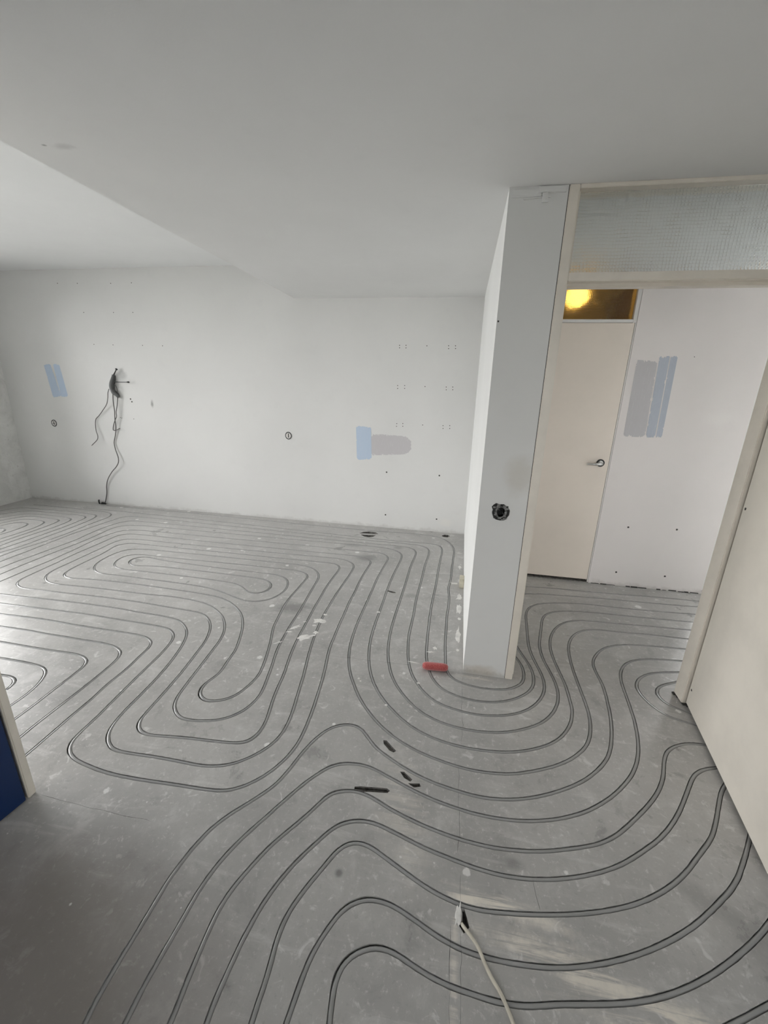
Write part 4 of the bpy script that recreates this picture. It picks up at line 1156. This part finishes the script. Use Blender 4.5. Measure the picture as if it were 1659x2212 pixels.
cb = thing('torn_conduit', 'torn grey conduit and loose wires hanging from the far wall', 'cable')
pp = catmull(CONDUIT, lambda p: .012)
n = len(pp)
bm = tube(B(), pp, [0.021 + 0.012 * math.sin(math.pi * i / (n - 1)) * (1 - 0.45 * math.exp(-((i / (n - 1) - .62) / .08) ** 2)) for i in range(n)], 10)
for v in bm.verts:
    v.co.y = Y_FAR - .003 - (Y_FAR - .003 - v.co.y) * .8
    v.co.y = min(v.co.y, Y_FAR - .0005)
obj('conduit', bm, M['grey_tape'], cb, True)
for P3, r in WIRES:
    obj('wire', tube(B(), catmull(P3, lambda p: .02), r, 7), M['wire_grey'], cb, True)
for pa, pb, r, blob in PINS:
    pa, pb = Vector(pa), Vector(pb)
    bm = tube(B(), [pa, pa.lerp(pb, .45), pa.lerp(pb, .82), pa.lerp(pb, .9), pa.lerp(pb, .97), pb], [r * 1.2, r * .8, r * .8, blob, blob, r * .5], 9)
    obj('pin', bm, M['black'], cb, True)
st = thing('cable_stub', 'black cable stub sticking out of the floor under the loose wires', 'cable', None, (STUB[0], 4.495, 0))
for pts, r in [([(-.045, 0, 0), (-.047, -.004, .03), (-.042, -.004, .055)], .010), ([(-.02, 0, 0), (0, -.006, .018), (.035, -.006, .012)], .011), ([(.0, 0, 0), (.02, .0, .016), (.05, -.002, .006)], .009)]:
    obj('cable_end', tube(B(), pts, r, 8), M['black'], st, True)

# ------------------------------------------------------------------ heating pipes
PIPE_LABELS = {
    'main': 'long grey heating pipe winding in nested loops over the middle of the floor',
    'K': 'grey heating pipe nearest the partition foot, bending closest round its end',
    'J': 'second grey heating pipe out from the partition foot',
    'I': 'third grey heating pipe out from the partition foot',
    'H': 'fourth grey heating pipe out from the partition foot',
    'G': 'fifth grey heating pipe out from the partition foot',
    'F': 'sixth grey heating pipe out from the partition foot',
    'M1': 'seventh grey heating pipe out from the partition foot, trailing to the lower left',
    'M2': 'eighth grey heating pipe out from the partition foot, trailing to the lower left',
    'M3': 'first grey heating pipe passing under the open cream door below the jamb foot',
    'M4': 'second grey heating pipe passing under the open cream door, hooked at its end',
    'M5': 'third grey heating pipe passing under the open cream door, just above the cable hole',
    'M6': 'grey heating pipe crossing beneath the beige cable near its hole',
    'M7': 'lowest long grey heating pipe, crossing under the beige cable at the bottom',
    'M8': 'short piece of grey heating pipe in the bottom right corner',
    'N1': 'outer bright bend of grey heating pipe at the foot of the right door jamb',
    'N2': 'inner bright bend of grey heating pipe at the foot of the right door jamb',
    'Q1': 'outermost of five grey heating pipe bends beside the blue door',
    'Q2': 'second of five grey heating pipe bends beside the blue door',
    'Q3': 'middle of five grey heating pipe bends beside the blue door',
    'Q4': 'fourth of five grey heating pipe bends beside the blue door',
    'Q5': 'innermost and smallest grey heating pipe bend beside the blue door',
    'H1': 'outermost of eight heating pipe hairpins in the far left corner',
    'H2': 'second of eight heating pipe hairpins in the far left corner',
    'H3': 'third of eight heating pipe hairpins in the far left corner',
    'H4': 'fourth of eight heating pipe hairpins in the far left corner',
    'H5': 'fifth of eight heating pipe hairpins in the far left corner',
    'H6': 'sixth of eight heating pipe hairpins in the far left corner',
    'H7': 'seventh of eight heating pipe hairpins in the far left corner',
    'H8': 'innermost of eight heating pipe hairpins in the far left corner',
}
for i, (key, path) in enumerate(PATHS.items()):
    pts = [Vector((p.x, p.y, -0.0080 + 0.0012 * noise.noise(Vector((p.x * 2.5, p.y * 2.5, i * 5.0))))) for p in path]
    o = obj('heating_pipe', tube(B(), pts, 0.0080, 10), M['pipe'], None, True)
    tag(o, PIPE_LABELS[key], 'pipe', 'grey heating pipes in the floor grooves')

# ------------------------------------------------------------------ things on the floor
ro = thing('roller_sleeve', 'small fuzzy red paint roller sleeve lying near the partition foot', 'paint roller', None, (-0.046, 2.118, 0.0))
ro.rotation_euler = (0, 0, math.radians(4))
R_ = 0.0235
xs = [-.075, -.0738, -.0705, -.065, -.057, -.048] + [-.048 + .096 * i / 12 for i in range(1, 13)] + [.057, .065, .0705, .0738, .075]
rs = [.0095, .0125, .0165, .0198, .0222, R_] + [R_] * 12 + [.0222, .0198, .0165, .0125, .0095]
bm = tube(B(), [(x, 0, R_) for x in xs], rs, 28, False)
for v in bm.verts:
    d = Vector((0, v.co.y, v.co.z - R_))
    v.co += d.normalized() * (noise.noise(v.co * 140) * 0.0012)
    v.co.z = max(v.co.z, 0.0002)
obj('nap', bm, M['nap'], ro, True)
bm = tube(B(), [(-.0755, 0, R_), (.0755, 0, R_)], .0105, 16)
obj('core', bm, plain('roller_core', (0.30, 0.04, 0.035, 1), 0.6, 0.1, 20, 0), ro, True)

bk = obj('skirting_block', box(B(), 0.078, 0.1165, 3.20, 3.275, 0.0, 0.085, 0.003), M['block'])
tag(bk, 'small cream block left standing at the base of the partition', 'block')

cab = thing('floor_cable', 'beige electric cable coming out of a hole in the floor at the bottom', 'cable')
cp = catmull([(0.120, 0.925, -0.022), (0.124, 0.905, 0.002), (0.131, 0.894, 0.009), (0.150, 0.877, 0.010), (0.172, 0.852, 0.009), (0.187, 0.826, 0.006), (0.205, 0.797, 0.006), (0.226, 0.772, 0.006), (0.243, 0.745, 0.006), (0.259, 0.712, 0.006), (0.30, 0.62, 0.006), (0.32, 0.45, 0.006), (0.26, 0.25, 0.006)], lambda p: .008)
obj('sheath', tube(B(), cp, 0.0052, 10), M['cable'], cab, True)
bm = B()
tube(bm, [(0.114, 0.955, -.012), (0.117, 0.935, -.004), (0.119, 0.918, -.006)], .0018, 6)
tube(bm, [(0.117, 0.958, -.012), (0.121, 0.940, -.002), (0.122, 0.920, -.008)], .0018, 6)
obj('loose_strands', bm, M['splat'], cab, True)
